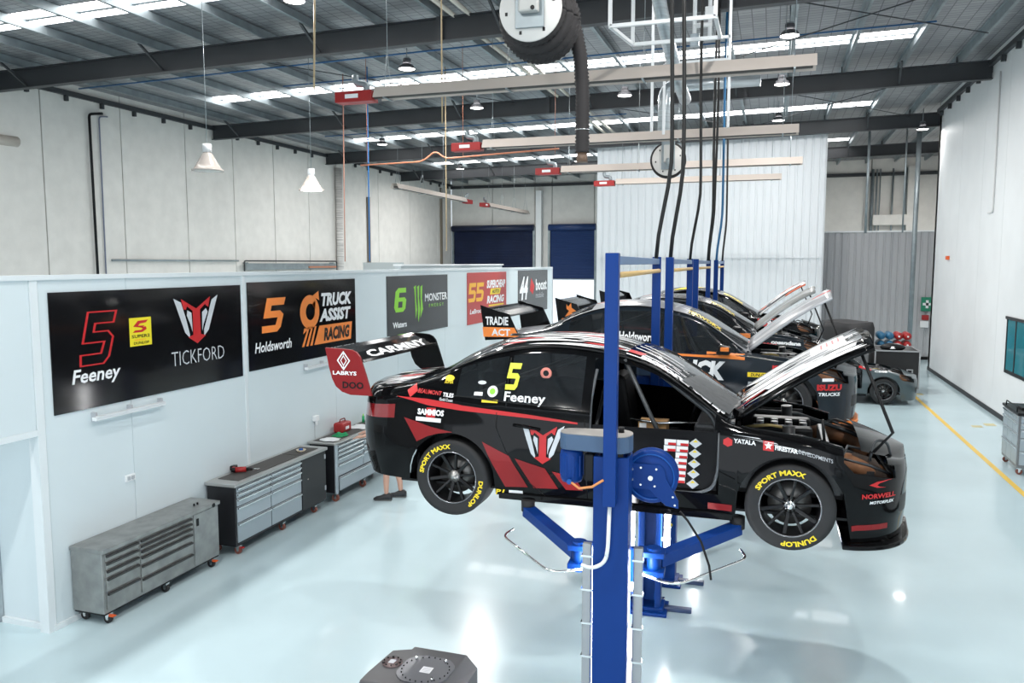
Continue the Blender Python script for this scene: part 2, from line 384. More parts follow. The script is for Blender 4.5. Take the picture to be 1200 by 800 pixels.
MB().box(1.9, 35.22, 0, 6.2, 35.3, .12).build('baseboard', black, gw)
MB().box(1.9, 35.25, 5.1, 6.2, 35.5, 5.16).build('top_cap', white, gw)
MB().cyl((5.35, 35.28, 4.3), (5.35, 35.22, 4.3), .09, 16).build('wall_socket', black, gw)
MB().box(5.5, 35.6, 3.1, 6.1, 36, 3.35).build('timber_lintel', mat('timber', (.28, .17, .1), .6), gw)
for x, rr in ((3.36, .05), (5.07, .09), (5.0 - .35, .03)):
    o = MB().cyl((x, 33.4, 0 if x > 5 else 5.0), (x, 33.4, zroof(x) - .4), rr, 10).build('trim_post', galv); o['kind'] = 'structure'
# pipes on the back wall seen in the gap
pr = root('trim_pipes')
for i, x in enumerate((4.75, 5.05, 5.25, 5.42, 6.05, 6.7)):
    MB().cyl((x, YB - .2, 3), (x, YB - .2, zroof(x) - .35), (.035, .07, .04, .035, .05, .06)[i], 8).build('pipe', galv, pr)
MB().box(5.1, YB - .6, 5.9, 6.75, YB - .15, 6.45).build('sheet_box', precast, pr)
MB().box(6.75, YB - .5, 3, 7.15, YB - .1, 9).build('pipe_chase', precast, pr)
# ---- partition with the team posters
partm = mat('partition_panel', (.665, .745, .775), .42, noise=(1, .015, (1, 1, 1)))
trimm = mat('partition_trim', (.74, .79, .81), .35)
wp = root('wall_partition'); PT = 3.68
cuts = [6.16, 7.32, 9.5, 11.9, 14.3, 16.7, 19.1, 21.5, 23.9, 26.0]
for i in range(len(cuts) - 1):
    MB().box(XP - .1, cuts[i] + .003, 0, XP, cuts[i + 1] - .003, PT).build('panel', partm, wp)
MB().box(XP - .1, 2.5, 2.16, XP, 6.055, PT).build('panel', partm, wp)                 # panel bridging the opening
MB().box(XP - .72, 6.15, 0, XP - .12, 6.24, PT).build('panel', partm, wp)
MB().box(XP - .115, 6.06, 0, XP + .012, 6.15, PT).build('corner_post', trimm, wp)
MB().box(XP - .13, 2.5, PT, XP + .025, 26, PT + .05).build('top_cap', trimm, wp)
MB().box(XP - .12, 2.5, 2.1, XP + .015, 6.055, 2.16).build('lintel_trim', trimm, wp)
MB().box(XP - .71, 6.11, 0, XP - .12, 6.148, .06).build('floor_trim', trimm, wp)
MB().box(XP - .745, 6.09, 0, XP - .725, 6.23, PT).build('edge_trim', mat('partition_edge', (.4, .45, .48), .4), wp)
MB().box(XP, 6.12, 0, XP + .02, 26, .06).build('floor_trim', trimm, wp)
MB().box(XP, 9.43, 0, XP + .008, 9.49, PT).build('joint_strip', trimm, wp)
MB().box(XP - .1, 26.003, 0, XP + .01, 26.06, PT + .05).build('end_trim', trimm, wp)
wo = root('wall_office')
MB().box(-16.4, 30, 0, -14.6, 30.2, 3.885).build('panel', mat('office_grey', (.48, .52, .53), .5), wo)
MB().box(-8.45, 17, 0, -8.3, 24.4, 3.79).build('panel', mat('office_grey2', (.5, .54, .56), .5), wo)
MB().box(-8.5, 17, 3.79, -8.25, 24.4, 3.83).build('top_cap', white, wo)
# window in the right wall
wn = root('window_1'); fr = mat('window_black', (.015, .016, .018), .4)
y0, y1, z0, z1 = 17.2, 22.05, 1.28, 2.5
MB().box(XR - .03, y0 - .06, z1, XR + .05, y1 + .14, z1 + .07).build('frame', fr, wn); MB().box(XR - .02, y0 - .06, z0 - .08, XR + .05, y1 + .06, z0).build('frame', fr, wn)
for y in (y0 - .05, y0 + 1.6, y0 + 3.2, y1 - .01, y1 - .75): MB().box(XR - .02, y, z0, XR + .05, y + .06, z1).build('mullion', fr, wn)
MB().add([(XR - .005, y0, z0), (XR - .005, y1, z0), (XR - .005, y1, z1), (XR - .005, y0, z1)], [(0, 1, 2, 3)]).build('pane', mat('teal_glass', (.03, .22, .27), .06, spec=.8), wn)
# ================================================================== WALL POSTERS
PR = [1]
def pput(t, name, m_, o, fn):
    xs_ = [v[0] for v in t[0]]; x0, x1 = min(xs_), max(xs_); r = PR[0]; g = lambda u: u * r / (1 - u * (1 - r)); a, b = g(x0), g(x1)
    return put2(([(a + (x - x0) / (x1 - x0) * (b - a), y) for x, y in t[0]], t[1]), name, m_, o, fn)
def poster(y0, y1, z0, z1, m_, label, ratio=1):
    PR[0] = ratio; P = MB().box(XP + .001, y0, z0, XP + .012, y1, z1)
    o = one(P, 'poster', m_, label, 'poster', 'team posters on the partition'); Wd, Ht = y1 - y0, z1 - z0
    fn = lambda u, v: (XP + .014, y0 + u * Wd, z0 + v * Ht)
    return o, fn
pb = mat('poster_black', (.006, .006, .007), .1, spec=.4); pg = mat('poster_charcoal', (.05, .052, .055), .25)
o, fn = poster(6.27, 9.38, 2.27, 3.55, pb, 'wide black gloss wall poster with a red outlined 5 and a winged emblem', .73)
pput(stroke2([(.15 + .17 * a + .03 * b, .37 + .45 * b) for a, b in FIVE], .012), 'number', redp, o, fn)
pput(fit(text2('Feeney', .02, .2), .10, .19, .36, .345), 'lettering', whitep, o, fn)
pput(poly2([(.415, .48), (.53, .48), (.53, .74), (.415, .74)]), 'yellow_label', mat('label_yellow', (.86, .72, .02), .4), o, fn)
fn1 = lambda u, v: (XP + .016, 6.27 + u * 3.11, 2.27 + v * 1.28)
pput(fit(text2('SUPER2', .02), .425, .555, .52, .585), 'lettering', black, o, fn1); pput(fit(text2('SERIES', .0), .44, .53, .50, .542), 'lettering', orangep, o, fn1)
pput(fit(text2('DUNLOP', .02), .435, .495, .515, .52), 'lettering', black, o, fn1)
pput(join2(poly2([(.435, .66), (.46, .71), (.515, .715), (.50, .69), (.47, .685), (.46, .665), (.495, .665), (.48, .645)]), poly2([(.43, .605), (.48, .605), (.505, .63), (.5, .655), (.475, .65), (.485, .635), (.475, .625), (.445, .625)])), 'logo', redp, o, fn1)
for e, mm in ((EMB_WH, silverp), (EMB_RED, redp)): pput(xf(e, .115, .24, .765, .67), 'emblem', mm, o, fn1)
pput(fit(text2('TICKFORD', -.012), .63, .235, .905, .375), 'lettering', silverp, o, fn)
o, fn = poster(9.53, 12.6, 2.31, 3.58, pb, 'black gloss wall poster with an orange 5 and an orange ring', .79)
pput(poly2([(.125 + .2 * a + .03 * b, .41 + .4 * b) for a, b in FIVE]), 'number', orangep, o, fn)
pput(fit(text2('Holdsworth', .02, .2), .055, .19, .40, .31), 'lettering', whitep, o, fn)
pput(poly2(ell(.575, .6, .09, .215, 28), [ell(.58, .6, .042, .105, 28)]), 'logo', orangep, o, fn)
pput(join2(poly2([(.60, .8), (.66, .86), (.665, .74)]), poly2([(.52, .4), (.51, .33), (.57, .4)]), poly2([(.6, .7), (.63, .74), (.625, .62)])), 'logo', orangep, o, fn)
pput(fit(text2('TRUCK', .05, .2), .685, .655, .965, .83), 'lettering', whitep, o, fn)
pput(fit(text2('ASSIST', .05, .2), .665, .455, .955, .625), 'lettering', whitep, o, fn)
pput(join2(poly2([(.60, .17), (.95, .17), (.965, .41), (.65, .41)]), *[poly2([(.495 + k * .035, .17), (.515 + k * .035, .17), (.565 + k * .03, .41), (.55 + k * .03, .41)]) for k in range(3)]), 'stripe_panel', orangep, o, fn)
fn1 = lambda u, v: (XP + .016, 9.53 + u * 3.07, 2.31 + v * 1.27)
pput(fit(text2('RACING', .05, .2), .70, .2, .94, .375), 'lettering', black, o, fn1)
o, fn = poster(13.83, 16.86, 2.40, 3.60, pg, 'charcoal wall poster with a green 6 and green claw marks', .843)
six = [(.95, 1), (.35, 1), (.12, .85), (0, .2), (.12, 0), (.7, 0), (.88, .12), (.96, .5), (.84, .6), (.38, .6), (.42, .8), (.95, .8)]
pput(poly2([(.115 + .21 * a, .40 + .4 * b) for a, b in six], [[(.115 + .21 * a, .40 + .4 * b) for a, b in ((.34, .43), (.66, .43), (.62, .18), (.3, .18))]]), 'number', greenp, o, fn)
pput(fit(text2('Waters', .03), .09, .14, .32, .24), 'lettering', whitep, o, fn)
pput(join2(*[poly2([(.44 + k * .055, .80), (.475 + k * .055, .83), (.475 + k * .05, .6), (.49 + k * .05, .4), (.475 + k * .04, .28 - (k == 1) * .1), (.465 + k * .04, .25), (.462 + k * .045, .5), (.45 + k * .05, .76)]) for k in range(3)]), 'logo', greenp, o, fn)
pput(fit(text2('MONSTER', .02), .625, .53, .99, .67), 'lettering', whitep, o, fn); pput(fit(text2('E N E R G Y', .0), .69, .42, .93, .48), 'lettering', greenp, o, fn)
o, fn = poster(18.10, 21.1, 2.34, 3.62, mat('poster_red', (.50, .035, .03), .35), 'red wall poster with a yellow 55', .87)
for k in (0, 1): pput(poly2([(.03 + .2 * (a + k), .43 + .37 * b) for a, b in FIVE]), 'number', mat('amber_print', (.95, .5, .03), .4), o, fn)
pput(fit(text2('LeBrocq', .03, .2), .06, .17, .4, .29), 'lettering', whitep, o, fn)
pput(fit(text2('SUPERCHEAP', .05, .2), .5, .67, .97, .84), 'lettering', whitep, o, fn)
pput(poly2([(.58, .54), (.83, .54), (.86, .66), (.60, .66)]), 'label_panel', yellowp, o, fn)
pput(fit(text2('AUTO', .04, .2), .63, .56, .81, .64), 'lettering', black, o, lambda u, v: (XP + .016, 18.1 + u * 3, 2.34 + v * 1.28))
pput(fit(text2('RACING', .05, .2), .5, .36, .94, .52), 'lettering', whitep, o, fn); pput(poly2([(.55, .3), (.93, .3), (.93, .33), (.55, .33)]), 'stripe', yellowp, o, fn)
o, fn = poster(22.2, 25.4, 2.35, 3.64, pg, 'grey wall poster with a white 44 at the far partition end', .886)
pput(fit(text2('44', .04, .3), .05, .32, .34, .86), 'number', whitep, o, fn)
pput(poly2([(.40, .52), (.5, .42), (.56, .62), (.44, .82)]), 'logo', redp, o, fn)
pput(fit(text2('boost', .03), .6, .5, .97, .78), 'lettering', whitep, o, fn); pput(fit(text2('mobile', .0), .6, .32, .87, .46), 'lettering', greyp, o, fn)
# rails, sockets on the partition
for (a, b, z, lb) in ((6.72, 7.78, 2.17, 'long white wall rail under the poster with the winged emblem'), (10.9, 11.9, 2.2, 'long white wall rail under the poster with the orange 5')):
    r = thing('wall_rail', lb, 'rail', (XP, a, z), 0, 'wall rails')
    MB().box(.03, 0, -.04, .09, b - a, .0).build('rail_bar', white, r, .006); MB().box(.05, .02, -.015, .1, b - a - .02, .01).build('tube', mat('rail_tube', (.7, .72, .74), .3), r)
    for y in (.02, (b - a) / 2, b - a - .05): MB().box(0.001, y, -.05, .06, y + .03, .05).build('bracket', greyp, r)
r = thing('wall_socket', 'white double wall socket above the stainless tool cabinet', 'socket', (XP, 7.24, 1.36)); MB().box(.001, -.075, -.04, .02, .075, .04).build('plate', white, r, .004); MB().box(.02, -.05, -.02, .032, -.01, .02).build('switch', greyp, r); MB().box(.02, .01, -.02, .032, .05, .02).build('switch', greyp, r)
r = thing('wall_socket', 'white wall outlet box above the red bag', 'socket', (XP, 11.2, 1.33)); MB().box(.001, -.06, -.05, .06, .06, .04).build('plate', white, r, .006); MB().cyl((.035, 0, -.05), (.035, 0, -.12), .02, 8).build('plug', white, r)
MB().cyl((.003, 0, -.04), (.003, 0, -.5), .004, 4).build('cord', greyp, r)
# ================================================================== TOOL CABINETS
def caster(mb_parent, x, y, h, m_, brake=None):
    c = MB().cyl((x, y - .018, h * .42), (x, y + .018, h * .42), h * .42, 16).build('caster', m_, mb_parent)
    MB().box(x - .035, y - .03, h * .8, x + .035, y + .03, h).add([(x - .02, y - .026, h * .8), (x + .03, y - .026, h * .8), (x + .012, y - .026, h * .4), (x - .012, y - .026, h * .4), (x - .02, y - .022, h * .8), (x + .03, y - .022, h * .8), (x + .012, y - .022, h * .4), (x - .012, y - .022, h * .4)], [(0, 1, 2, 3), (4, 5, 6, 7), (0, 1, 5, 4), (1, 2, 6, 5), (2, 3, 7, 6), (3, 0, 4, 7)]).build('fork', chrome, c)
    if brake: MB().box(x + .02, y - .025, h * .7, x + .085, y + .025, h * .78).build('brake', brake, c)
    MB().cyl((x, y - .022, h * .42), (x, y + .022, h * .42), h * .14, 8).build('hub', chrome, c)
def drawers(r, xf_, y0, y1, z1, hs, m_, hm, gap=.012):
    z = z1
    for h in hs:
        d = MB().box(xf_ - .01, y0, z - h + gap, xf_ + .012, y1, z).build('drawer', m_, r, .002)
        MB().box(xf_ + .012, y0 + .005, z - .030, xf_ + .034, y1 - .005, z - .006).build('handle', hm, d, .003); z -= h
def cabinet(name, label, x0, x1, y0, y1, zb, zt):
    return thing(name, label, 'cabinet', (x1, y0, 0), 0, 'rolling tool cabinets along the partition')
dk = mat('handle_dark', (.05, .05, .05), .4, .5)
# stainless cabinet
r = cabinet('tool_cabinet', 'stainless steel rolling cabinet nearest the white corner post', 0, -6.63, 6.36, 0, 0, 0)
Lc = 1.86; D = .42
MB().box(-D, 0, .135, 0, Lc, .80).build('body', steel, r, .006); MB().box(-D - .005, -.01, .80, .03, Lc + .01, .845).build('worktop', steel, r, .006)
MB().box(-D + .01, .01, .115, -.01, Lc - .01, .135).build('base_frame', black, r)
drawers(r, .0, .04, .50, .775, (.085, .085, .085, .16, .20), steel, dk); drawers(r, .0, .53, 1.36, .775, (.062, .062, .07, .10, .15, .175), steel, dk)
d = MB().box(-.01, 1.40, .15, .012, Lc - .02, .79).build('door', steel, r, .003); MB().box(.012, 1.44, .64, .02, 1.48, .73).build('handle', black, d, .003)
MB().cyl((.032, Lc - .12, .82), (.036, Lc - .12, .82), .028, 12).build('badge', black, r)
for x, y, b in ((-D + .06, .1, None), (-.05, .1, orange), (-.05, .95, None), (-.05, Lc - .1, orange), (-D + .06, Lc - .1, None)): caster(r, x, y, .115, rubber, b)
for y in (Lc - .28, Lc - .22): MB().cyl((-.13, y, .845), (-.13, y, .87), .012, 8).build('peg', black, r)
# silver and black workbench
r = cabinet('tool_workbench', 'rolling workbench with silver drawers, black ends and dark mat top', 0, -6.60, 8.52, 0, 0, 0); Lc = 2.22; D = .435
MB().box(-D, 0, .14, 0, Lc, .93).build('body', mat('bench_black', (.015, .015, .018), .35), r, .006)
MB().box(-D - .02, -.03, .93, .03, Lc + .03, .975).build('worktop', mat('bench_edge', (.5, .5, .49), .35, .7), r, .008)
for a, b in ((.15, 1.58), (1.61, 2.1)): MB().box(-D + .06, a, .975, -.05, b, .982).build('rubber_mat', mat('mat_dark', (.075, .07, .065), .7), r)
drawers(r, .0, .03, .76, .915, (.075, .075, .11, .22, .27), steel2, chrome); drawers(r, .0, .78, 1.52, .915, (.075, .075, .11, .22, .27), steel2, chrome)
d = MB().box(-.01, 1.55, .15, .012, Lc - .01, .92).build('door', mat('bench_door', (.022, .023, .025), .4), r, .003); MB().cyl((.012, 1.7, .6), (.02, 1.7, .6), .012, 8).build('lock', chrome, d)
for z in (.3, .8): MB().box(.012, Lc - .05, z, .02, Lc - .02, z + .07).build('hinge', greyp, d)
MB().box(-D + .02, .02, .12, -.02, Lc - .02, .14).build('base_frame', black, r)
for x, y, b in ((-.05, .1, redm), (-.05, 1.1, None), (-.05, 1.95, None), (-D + .06, .1, None), (-D + .06, 1.95, None)): caster(r, x, y, .12, caster_r, b)
# far cabinet
r = cabinet('tool_cabinet', 'silver framed rolling cabinet under the red bag', 0, -6.58, 10.98, 0, 0, 0); Lc = 2.0; D = .455
MB().box(-D, 0, .16, 0, Lc, .95).build('body', mat('bench_black', (.015, .015, .018), .35), r, .006); MB().box(-D - .02, -.03, .95, .03, Lc + .03, .985).build('worktop', mat('bench_edge', (.5, .5, .49), .35, .7), r, .006)
MB().box(-D + .04, .05, .985, -.04, Lc - .05, .99).build('rubber_mat', mat('mat_dark', (.075, .07, .065), .7), r)
MB().box(-.005, .0, .15, .03, .07, .95).build('corner_post', steel2, r, .01)
drawers(r, .0, .09, .92, .93, (.07, .07, .07, .11, .2), steel2, chrome); drawers(r, .0, .94, 1.92, .93, (.09, .09, .11, .23), steel2, chrome); drawers(r, .012, .12, 1.9, .40, (.23,), steel2, chrome)
for x, y in ((-.05, .1), (-.05, 1.0), (-.05, 1.9), (-D + .06, .1), (-D + .06, 1.9)): caster(r, x, y, .15, caster_r)
# things lying on the benches
r = thing('cordless_drill', 'red and black cordless drill lying on the workbench', 'drill', (-6.86, 9.02, .982), .55)
MB().cyl((-.08, 0, .045), (.06, 0, .045), .038, 14).build('motor_housing', redm, r); MB().cyl((.06, 0, .045), (.14, 0, .045), .026, 12, .02).build('chuck', black, r); MB().cyl((.14, 0, .045), (.24, 0, .045), .007, 8).build('bit', chrome, r)
MB().cyl((-.14, 0, .045), (-.08, 0, .045), .03, 12, .036).build('end_cap', black, r); MB().bar((-.06, 0, .04), (-.12, .14, .035), .045, .05).build('grip', redm, r, .01); MB().box(-.17, .12, .004, -.07, .2, .07).build('battery', black, r, .01)
r = thing('parts_dish', 'small round dish of parts on the workbench mat', 'dish', (-6.78, 10.35, .982)); MB().lathe([(0, 0), (.05, 0), (.075, .03), (.07, .032), (.048, .008), (0, .008)], (0, 0, 0)).build('dish', mat('dish_cream', (.7, .6, .45), .4), r); MB().box(-.03, -.02, .01, .02, .03, .045).build('blue_cap', blue2, r, .008)
r = thing('tool_bag', 'small red bag on the far cabinet', 'bag', (-6.9, 11.80, .99)); MB().box(-.09, -.16, 0, .09, .16, .17).build('bag_body', redm, r, .035, bs=3); MB().tube(arc([(0, -.09, .16), (0, -.08, .22), (0, .08, .22), (0, .09, .16)], .04), .01).build('handle', mat('dark_red_strap', (.2, .01, .01), .6), r); MB().box(.09, -.05, .05, .094, .06, .1).build('label', whitep, r)
def cloth(name, m_, label, x, y, sx, sy, seed, h=.03):
    rr = random.Random(seed); n = 14; vs = []
    for i in range(n):
        for j in range(n):
            u, v = i / (n - 1) - .5, j / (n - 1) - .5
            e = 1 - max(abs(u), abs(v)) ** 2 * 4
            vs.append((u * sx * (1 + .15 * math.sin(7 * v + seed)), v * sy * (1 + .12 * math.sin(8 * u + seed)), max(.003, .006 + h * max(0, e) * (.5 + .5 * math.sin(9 * u + seed * 2) * math.cos(8 * v + seed)))))
    b = MB(); b.smooth = True; b.add(vs, [(i * n + j, (i + 1) * n + j, (i + 1) * n + j + 1, i * n + j + 1) for i in range(n - 1) for j in range(n - 1)])
    o = b.build(name, m_, None); o.location = (x, y, .99); md = o.modifiers.new('t', 'SOLIDIFY'); md.thickness = .004; md.offset = 1; tag(o, label, 'cloth'); return o
cloth('green_cloth', mat('green_cloth', (.01, .25, .09), .8), 'crumpled green cloth on the far cabinet', -6.76, 11.48, .22, .26, 1, .07)
cloth('paper_towel', mat('white_cloth', (.75, .77, .78), .8), 'crumpled white towel on the near end of the far cabinet', -6.76, 11.16, .3, .26, 2, .03)
cloth('paper_towel', mat('white_cloth', (.75, .77, .78), .8), 'flat white towel on the far cabinet past the red bag', -6.8, 12.22, .34, .36, 3, .025)
r = thing('bottle', 'small green bottle at the far end of the far cabinet', 'bottle', (-6.95, 12.62, .985)); MB().cyl((0, 0, 0), (0, 0, .12), .025, 12).build('bottle_body', mat('green_bottle', (.02, .4, .15), .3), r); MB().cyl((0, 0, .12), (0, 0, .16), .01, 8).build('cap', greenp, r)
# ---- grey tool cart at the right wall
r = thing('tool_cart', 'grey rolling drawer cart at the right wall below the window', 'cart', (4.35, 16.35, 0), -.03)
MB().box(0, 0, .13, .7, 1.15, 1.1).build('body', mat('cart_grey', (.2, .21, .22), .4), r, .01); MB().box(-.03, -.03, 1.1, .73, 1.18, 1.15).build('top_tray', black, r, .01)
for (a, b) in ((.03, .36), (.38, .67)):
    z = 1.08
    for h in (.12, .12, .16, .24, .26):
        d = MB().box(a, -.012, z - h + .012, b, .01, z).build('drawer', steel2, r, .003); MB().box(a + .01, -.03, z - .035, b - .01, -.012, z - .012).build('handle', chrome, d); z -= h
for i, (a, b) in enumerate(((.03, .38), (.4, .75), (.77, 1.12))):
    z = 1.08
    for h in (.12, .2, .25, .33):
        d = MB().box(-.012, a, z - h + .012, .01, b, z).build('drawer', steel2, r, .003); MB().box(-.03, a + .01, z - .035, -.012, b - .01, z - .012).build('handle', chrome, d); z -= h
for x in (.06, .64):
    for y in (.08, 1.07): caster(r, x, y, .13, caster_r)
MB().tube(arc([(-.02, .1, 1.15), (-.02, .1, 1.24), (-.02, .9, 1.24), (-.02, .9, 1.15)], .03), .012).build('push_rail', black, r)
MB().box(.1, .3, 1.15, .4, .6, 1.2).build('tray_box', black, r, .01)
# ---- fuel cell on the floor in front
fc = thing('fuel_cell', 'dark grey moulded fuel cell box on the floor in front', 'fuel tank', (-2.68, 5.6, 0))
fcm = mat('fuel_cell_grey', (.07, .07, .075), .5, noise=(3, .12, (1, 1, 1)))
top = [(-.345, -.25), (-.345, -.10), (-.315, .28), (-.17, .35), (-.165, .40), (.32, .40), (.30, -.25)]
bot = [(-.36, -.30), (-.36, -.10), (-.33, .30), (-.19, .37), (-.19, .42), (.40, .45), (.40, -.30)]
k = MB(); k.add([(x, y, .03) for x, y in bot] + [(x, y, .42) for x, y in bot] + [(x, y, .55) for x, y in top], [tuple(range(7))[::-1], tuple(range(14, 21))] + [(a + i, a + (i + 1) % 7, a + 7 + (i + 1) % 7, a + 7 + i) for a in (0, 7) for i in range(7)])
k.build('tank', fcm, fc, .012)
MB().box(-.3, -.26, 0, .36, .38, .03).build('base_pad', rubber, fc)
pl = MB(); oc = [(.095 + .215 * max(-1, min(1, 1.12 * math.cos(a))), .05 + .215 * max(-1, min(1, 1.12 * math.sin(a)))) for a in [2 * PI * i / 32 for i in range(32)]]
pl.prism(oc, lambda u, v, d: (u, v, d), .55, .558); P1 = pl.build('cover_plate', mat('plate_grey', (.13, .135, .15), .35, .4), fc)
k = MB(); [k.cyl((.095 + .195 * math.cos(a), .05 + .195 * math.sin(a), .558), (.095 + .195 * math.cos(a), .05 + .195 * math.sin(a), .566), .006, 6) for a in [2 * PI * i / 24 for i in range(24)]]; k.build('bolt_ring', black, P1)['kind'] = 'stuff'
for a in (.9, 2.4, 5.4): MB().cyl((.095 + .19 * math.cos(a), .05 + .19 * math.sin(a), .558), (.095 + .19 * math.cos(a), .05 + .19 * math.sin(a), .585), .011, 8).build('stud', chrome, P1)
MB().box(.06, .0, .558, .15, .09, .5605).build('label', mat('label_white', (.7, .7, .72), .4), P1)
for i in range(4): MB().box(.07, .012 + i * .018, .5605, .14, .018 + i * .018, .562).build('print_line', greyp, P1)
P2 = MB().lathe([(0, .012), (.085, .012), (.085, 0)], (-.22, .08, .55)).build('filler_plate', mat('plate_brown', (.14, .10, .10), .35, .4), fc)
for i in range(10): MB().cyl((-.22 + .072 * math.cos(i * .63), .08 + .072 * math.sin(i * .63), .562), (-.22 + .072 * math.cos(i * .63), .08 + .072 * math.sin(i * .63), .572), .006 + .005 * (i % 3 == 0), 6).build('bolt', black, P2)
MB().box(-.245, .05, .562, -.195, .11, .564).build('label', greyp, P2)

# ================================================================== OVERHEAD
def high_bay(x, y, z, label, r_=.2, power=LAMP_W):
    t = thing('high_bay_lamp', label, 'lamp', (x, y, z), 0, 'high bay lamps under the roof')
    MB().cyl((0, 0, .12), (0, 0, .24), .1, 16).build('driver_housing', mat('lamp_grey', (.1, .1, .11), .4), t)
    MB().lathe([(r_ * .55, .12), (r_ * .8, .09), (r_, .02), (r_, 0)], (0, 0, 0)).build('shade', mat('lamp_grey', (.1, .1, .11), .4), t)
    MB().lathe([(0, .004), (r_ * .93, .004), (r_ * .93, .012)], (0, 0, 0)).build('diffuser', mat('lamp_emit', (1, .98, .95), .5, emit=9), t)
    MB().cyl((0, 0, .24), (0, 0, zroof(x) - z), .012, 6).build('hanger', galv, t); MB().tube([(-.07, 0, .18), (-.07, 0, .28), (.07, 0, .28), (.07, 0, .18)], .008, 6).build('bracket', galv, t)
    l = bpy.data.lights.new('lamp_light', 'AREA'); l.shape = 'DISK'; l.size = .36; l.energy = power; l.color = (1, .985, .96); q = bpy.data.objects.new('lamp_light', l); C.objects.link(q); q.parent = t; q.location = (0, 0, -.02)
cols = {-8.6: 'outer', -4.1: 'middle', .15: 'inner'}
LB = {(-8.6, 13.3): 'round high bay lamp cut by the top picture edge near the tan cord', (-8.6, 18.1): 'round high bay lamp just above the nearest heater, left of the hose reel', (.2, 18.0): 'round high bay lamp above the right end of the nearest heater',
      (-8.7, 23.2): 'round high bay lamp below the nearest heater, in front of the third rafter', (-4.1, 22.8): 'round high bay lamp just right of the hanging black hose', (.1, 22.7): 'round high bay lamp right of the hanging cables, below the nearest heater tip',
      (-14.9, 29.0): 'round high bay lamp hanging near the left wall, second rafter bay', (.05, 28.3): 'round high bay lamp above the second heater tip', (4.9, 31.7): 'round high bay lamp alone by the right wall corner', (-15, 37.6): 'small far high bay lamp over the left wall corner',
      (-8.7, 36.6): 'small far high bay lamp left of the white inner wall', (-14.8, 41): 'farthest high bay lamp near the back wall',
      (7.6, 40.0): 'added high bay lamp, unseen in the recess behind the right wall',  # added lamp hidden by the right wall, brightens the back wall in the gap
      (-8.6, 8.2): 'added unseen high bay lamp overhead beside the left partition, before the first rafter', (.2, 8.2): 'added unseen high bay lamp overhead above the nearest lift', (-4.1, 3.4): 'added unseen high bay lamp above and behind the viewer, middle line',  # lamps added out of frame to light the sides facing the camera
      (-8.6, 1.0): 'added unseen high bay lamp behind the viewer, partition side', (1.8, 2.6): 'added unseen high bay lamp behind the viewer, right wall side', (-4.1, -2.6): 'rearmost added unseen high bay lamp behind the viewer'}  # further out-of-frame lamps added for front light
for (x, y), lb in LB.items(): high_bay(x, y, 8.55 if y > 14 else 8.7, lb, power=LAMP_W * (.15 if x > 4 and y < 35 else 2.6 if x > 7 else 1))
def pendant(x, y, z, label, lit):
    t = thing('pendant_lamp', label, 'lamp', (x, y, z), 0, 'pendant lamps by the left wall'); R_ = .27
    MB().cyl((0, 0, .36), (0, 0, .52), .085, 8).build('ballast', white, t); MB().cyl((0, 0, .52), (0, 0, zroof(x) - z + .22), .006, 6).build('suspension_wire', galv, t)
    MB().lathe([(.07, .36), (.1, .32), (.2, .14), (R_, .03), (R_ + .03, .03), (R_ + .03, 0), (R_ - .03, 0)], (0, 0, 0)).build('shade', mat('lamp_prismatic', (.55, .5, .46), .2, alpha=.75), t)
    MB().lathe([(0, -.015), (R_ - .02, .0), (R_ - .02, .02)], (0, 0, 0)).build('lens', mat('lamp_emit_soft', (1, .98, .95), .5, emit=6) if lit else mat('lamp_lens', (.6, .58, .55), .2), t)
pendant(-10.43, 13, 5.62, 'unlit prismatic pendant lamp on a thin wire', False); pendant(-10.65, 17, 5.6, 'lit prismatic pendant lamp, its lens glowing', True)
def heater(x0, y0, x1, y1, z, label, ang=25, burner_end=0):
    L_ = math.hypot(x1 - x0, y1 - y0); t = thing('radiant_heater', label, 'heater', (x0, y0, z), math.atan2(y1 - y0, x1 - x0), 'radiant tube heaters under the roof')
    pr_ = [(-.17, -.12), (-.09, .06), (.09, .06), (.17, -.12)]
    k = MB(); k.add([(.5, a, b) for a, b in pr_] + [(L_, a, b) for a, b in pr_], [(0, 1, 5, 4), (1, 2, 6, 5), (2, 3, 7, 6)]); q = k.build('reflector_hood', aluhood, t, fixn=False); md = q.modifiers.new('t', 'SOLIDIFY'); md.thickness = .006
    MB().cyl((.35, 0, -.07), (L_ - .05, 0, -.07), .05, 12).build('radiant_tube', mat('tube_dark', (.09, .085, .08), .5), t)
    b = MB().box(-.25, -.13, -.16, .45, .13, .02).build('burner_box', redm, t, .01); MB().box(-.05, -.134, -.1, .2, -.13, -.03).build('label', whitep, b)
    MB().tube(arc([(.3, 0, .0), (.3, 0, .14), (.1, 0, .16), (.08, 0, .3)], .08), .06, 10).build('flue_elbow', galv, b)
    n = 4
    for i in range(n):
        x = .7 + (L_ - 1) * i / (n - 1); MB().bar((x, -.17, -.13), (x, .17, -.13), .03, .02).build('support_bracket', galv, t)
        for s in (-1, 1): MB().cyl((x, s * .12, .05), (x + .0, s * .02, .6), .006, 5).build('suspension_wire', galv, t)
        MB().cyl((x, 0, .6), (x, 0, zroof(x0 if x0 == x1 or abs(y0 - y1) > 3 else x0 + x) - z + .22), .006, 5).build('suspension_wire', galv, t)
heater(-7.0, 12.5, .52, 12.5, 6.76, 'nearest and longest beige radiant tube heater, behind the hose reel')
heater(-6.7, 17, .42, 17, 6.52, 'second beige radiant heater across the bay, its burner by the hanging hose'); heater(-6.2, 22, .66, 22, 6.5, 'third beige radiant heater, passing behind the second hose reel')
heater(-5.6, 27, .2, 27, 6.62, 'thin farthest crosswise radiant heater in front of the white wall')
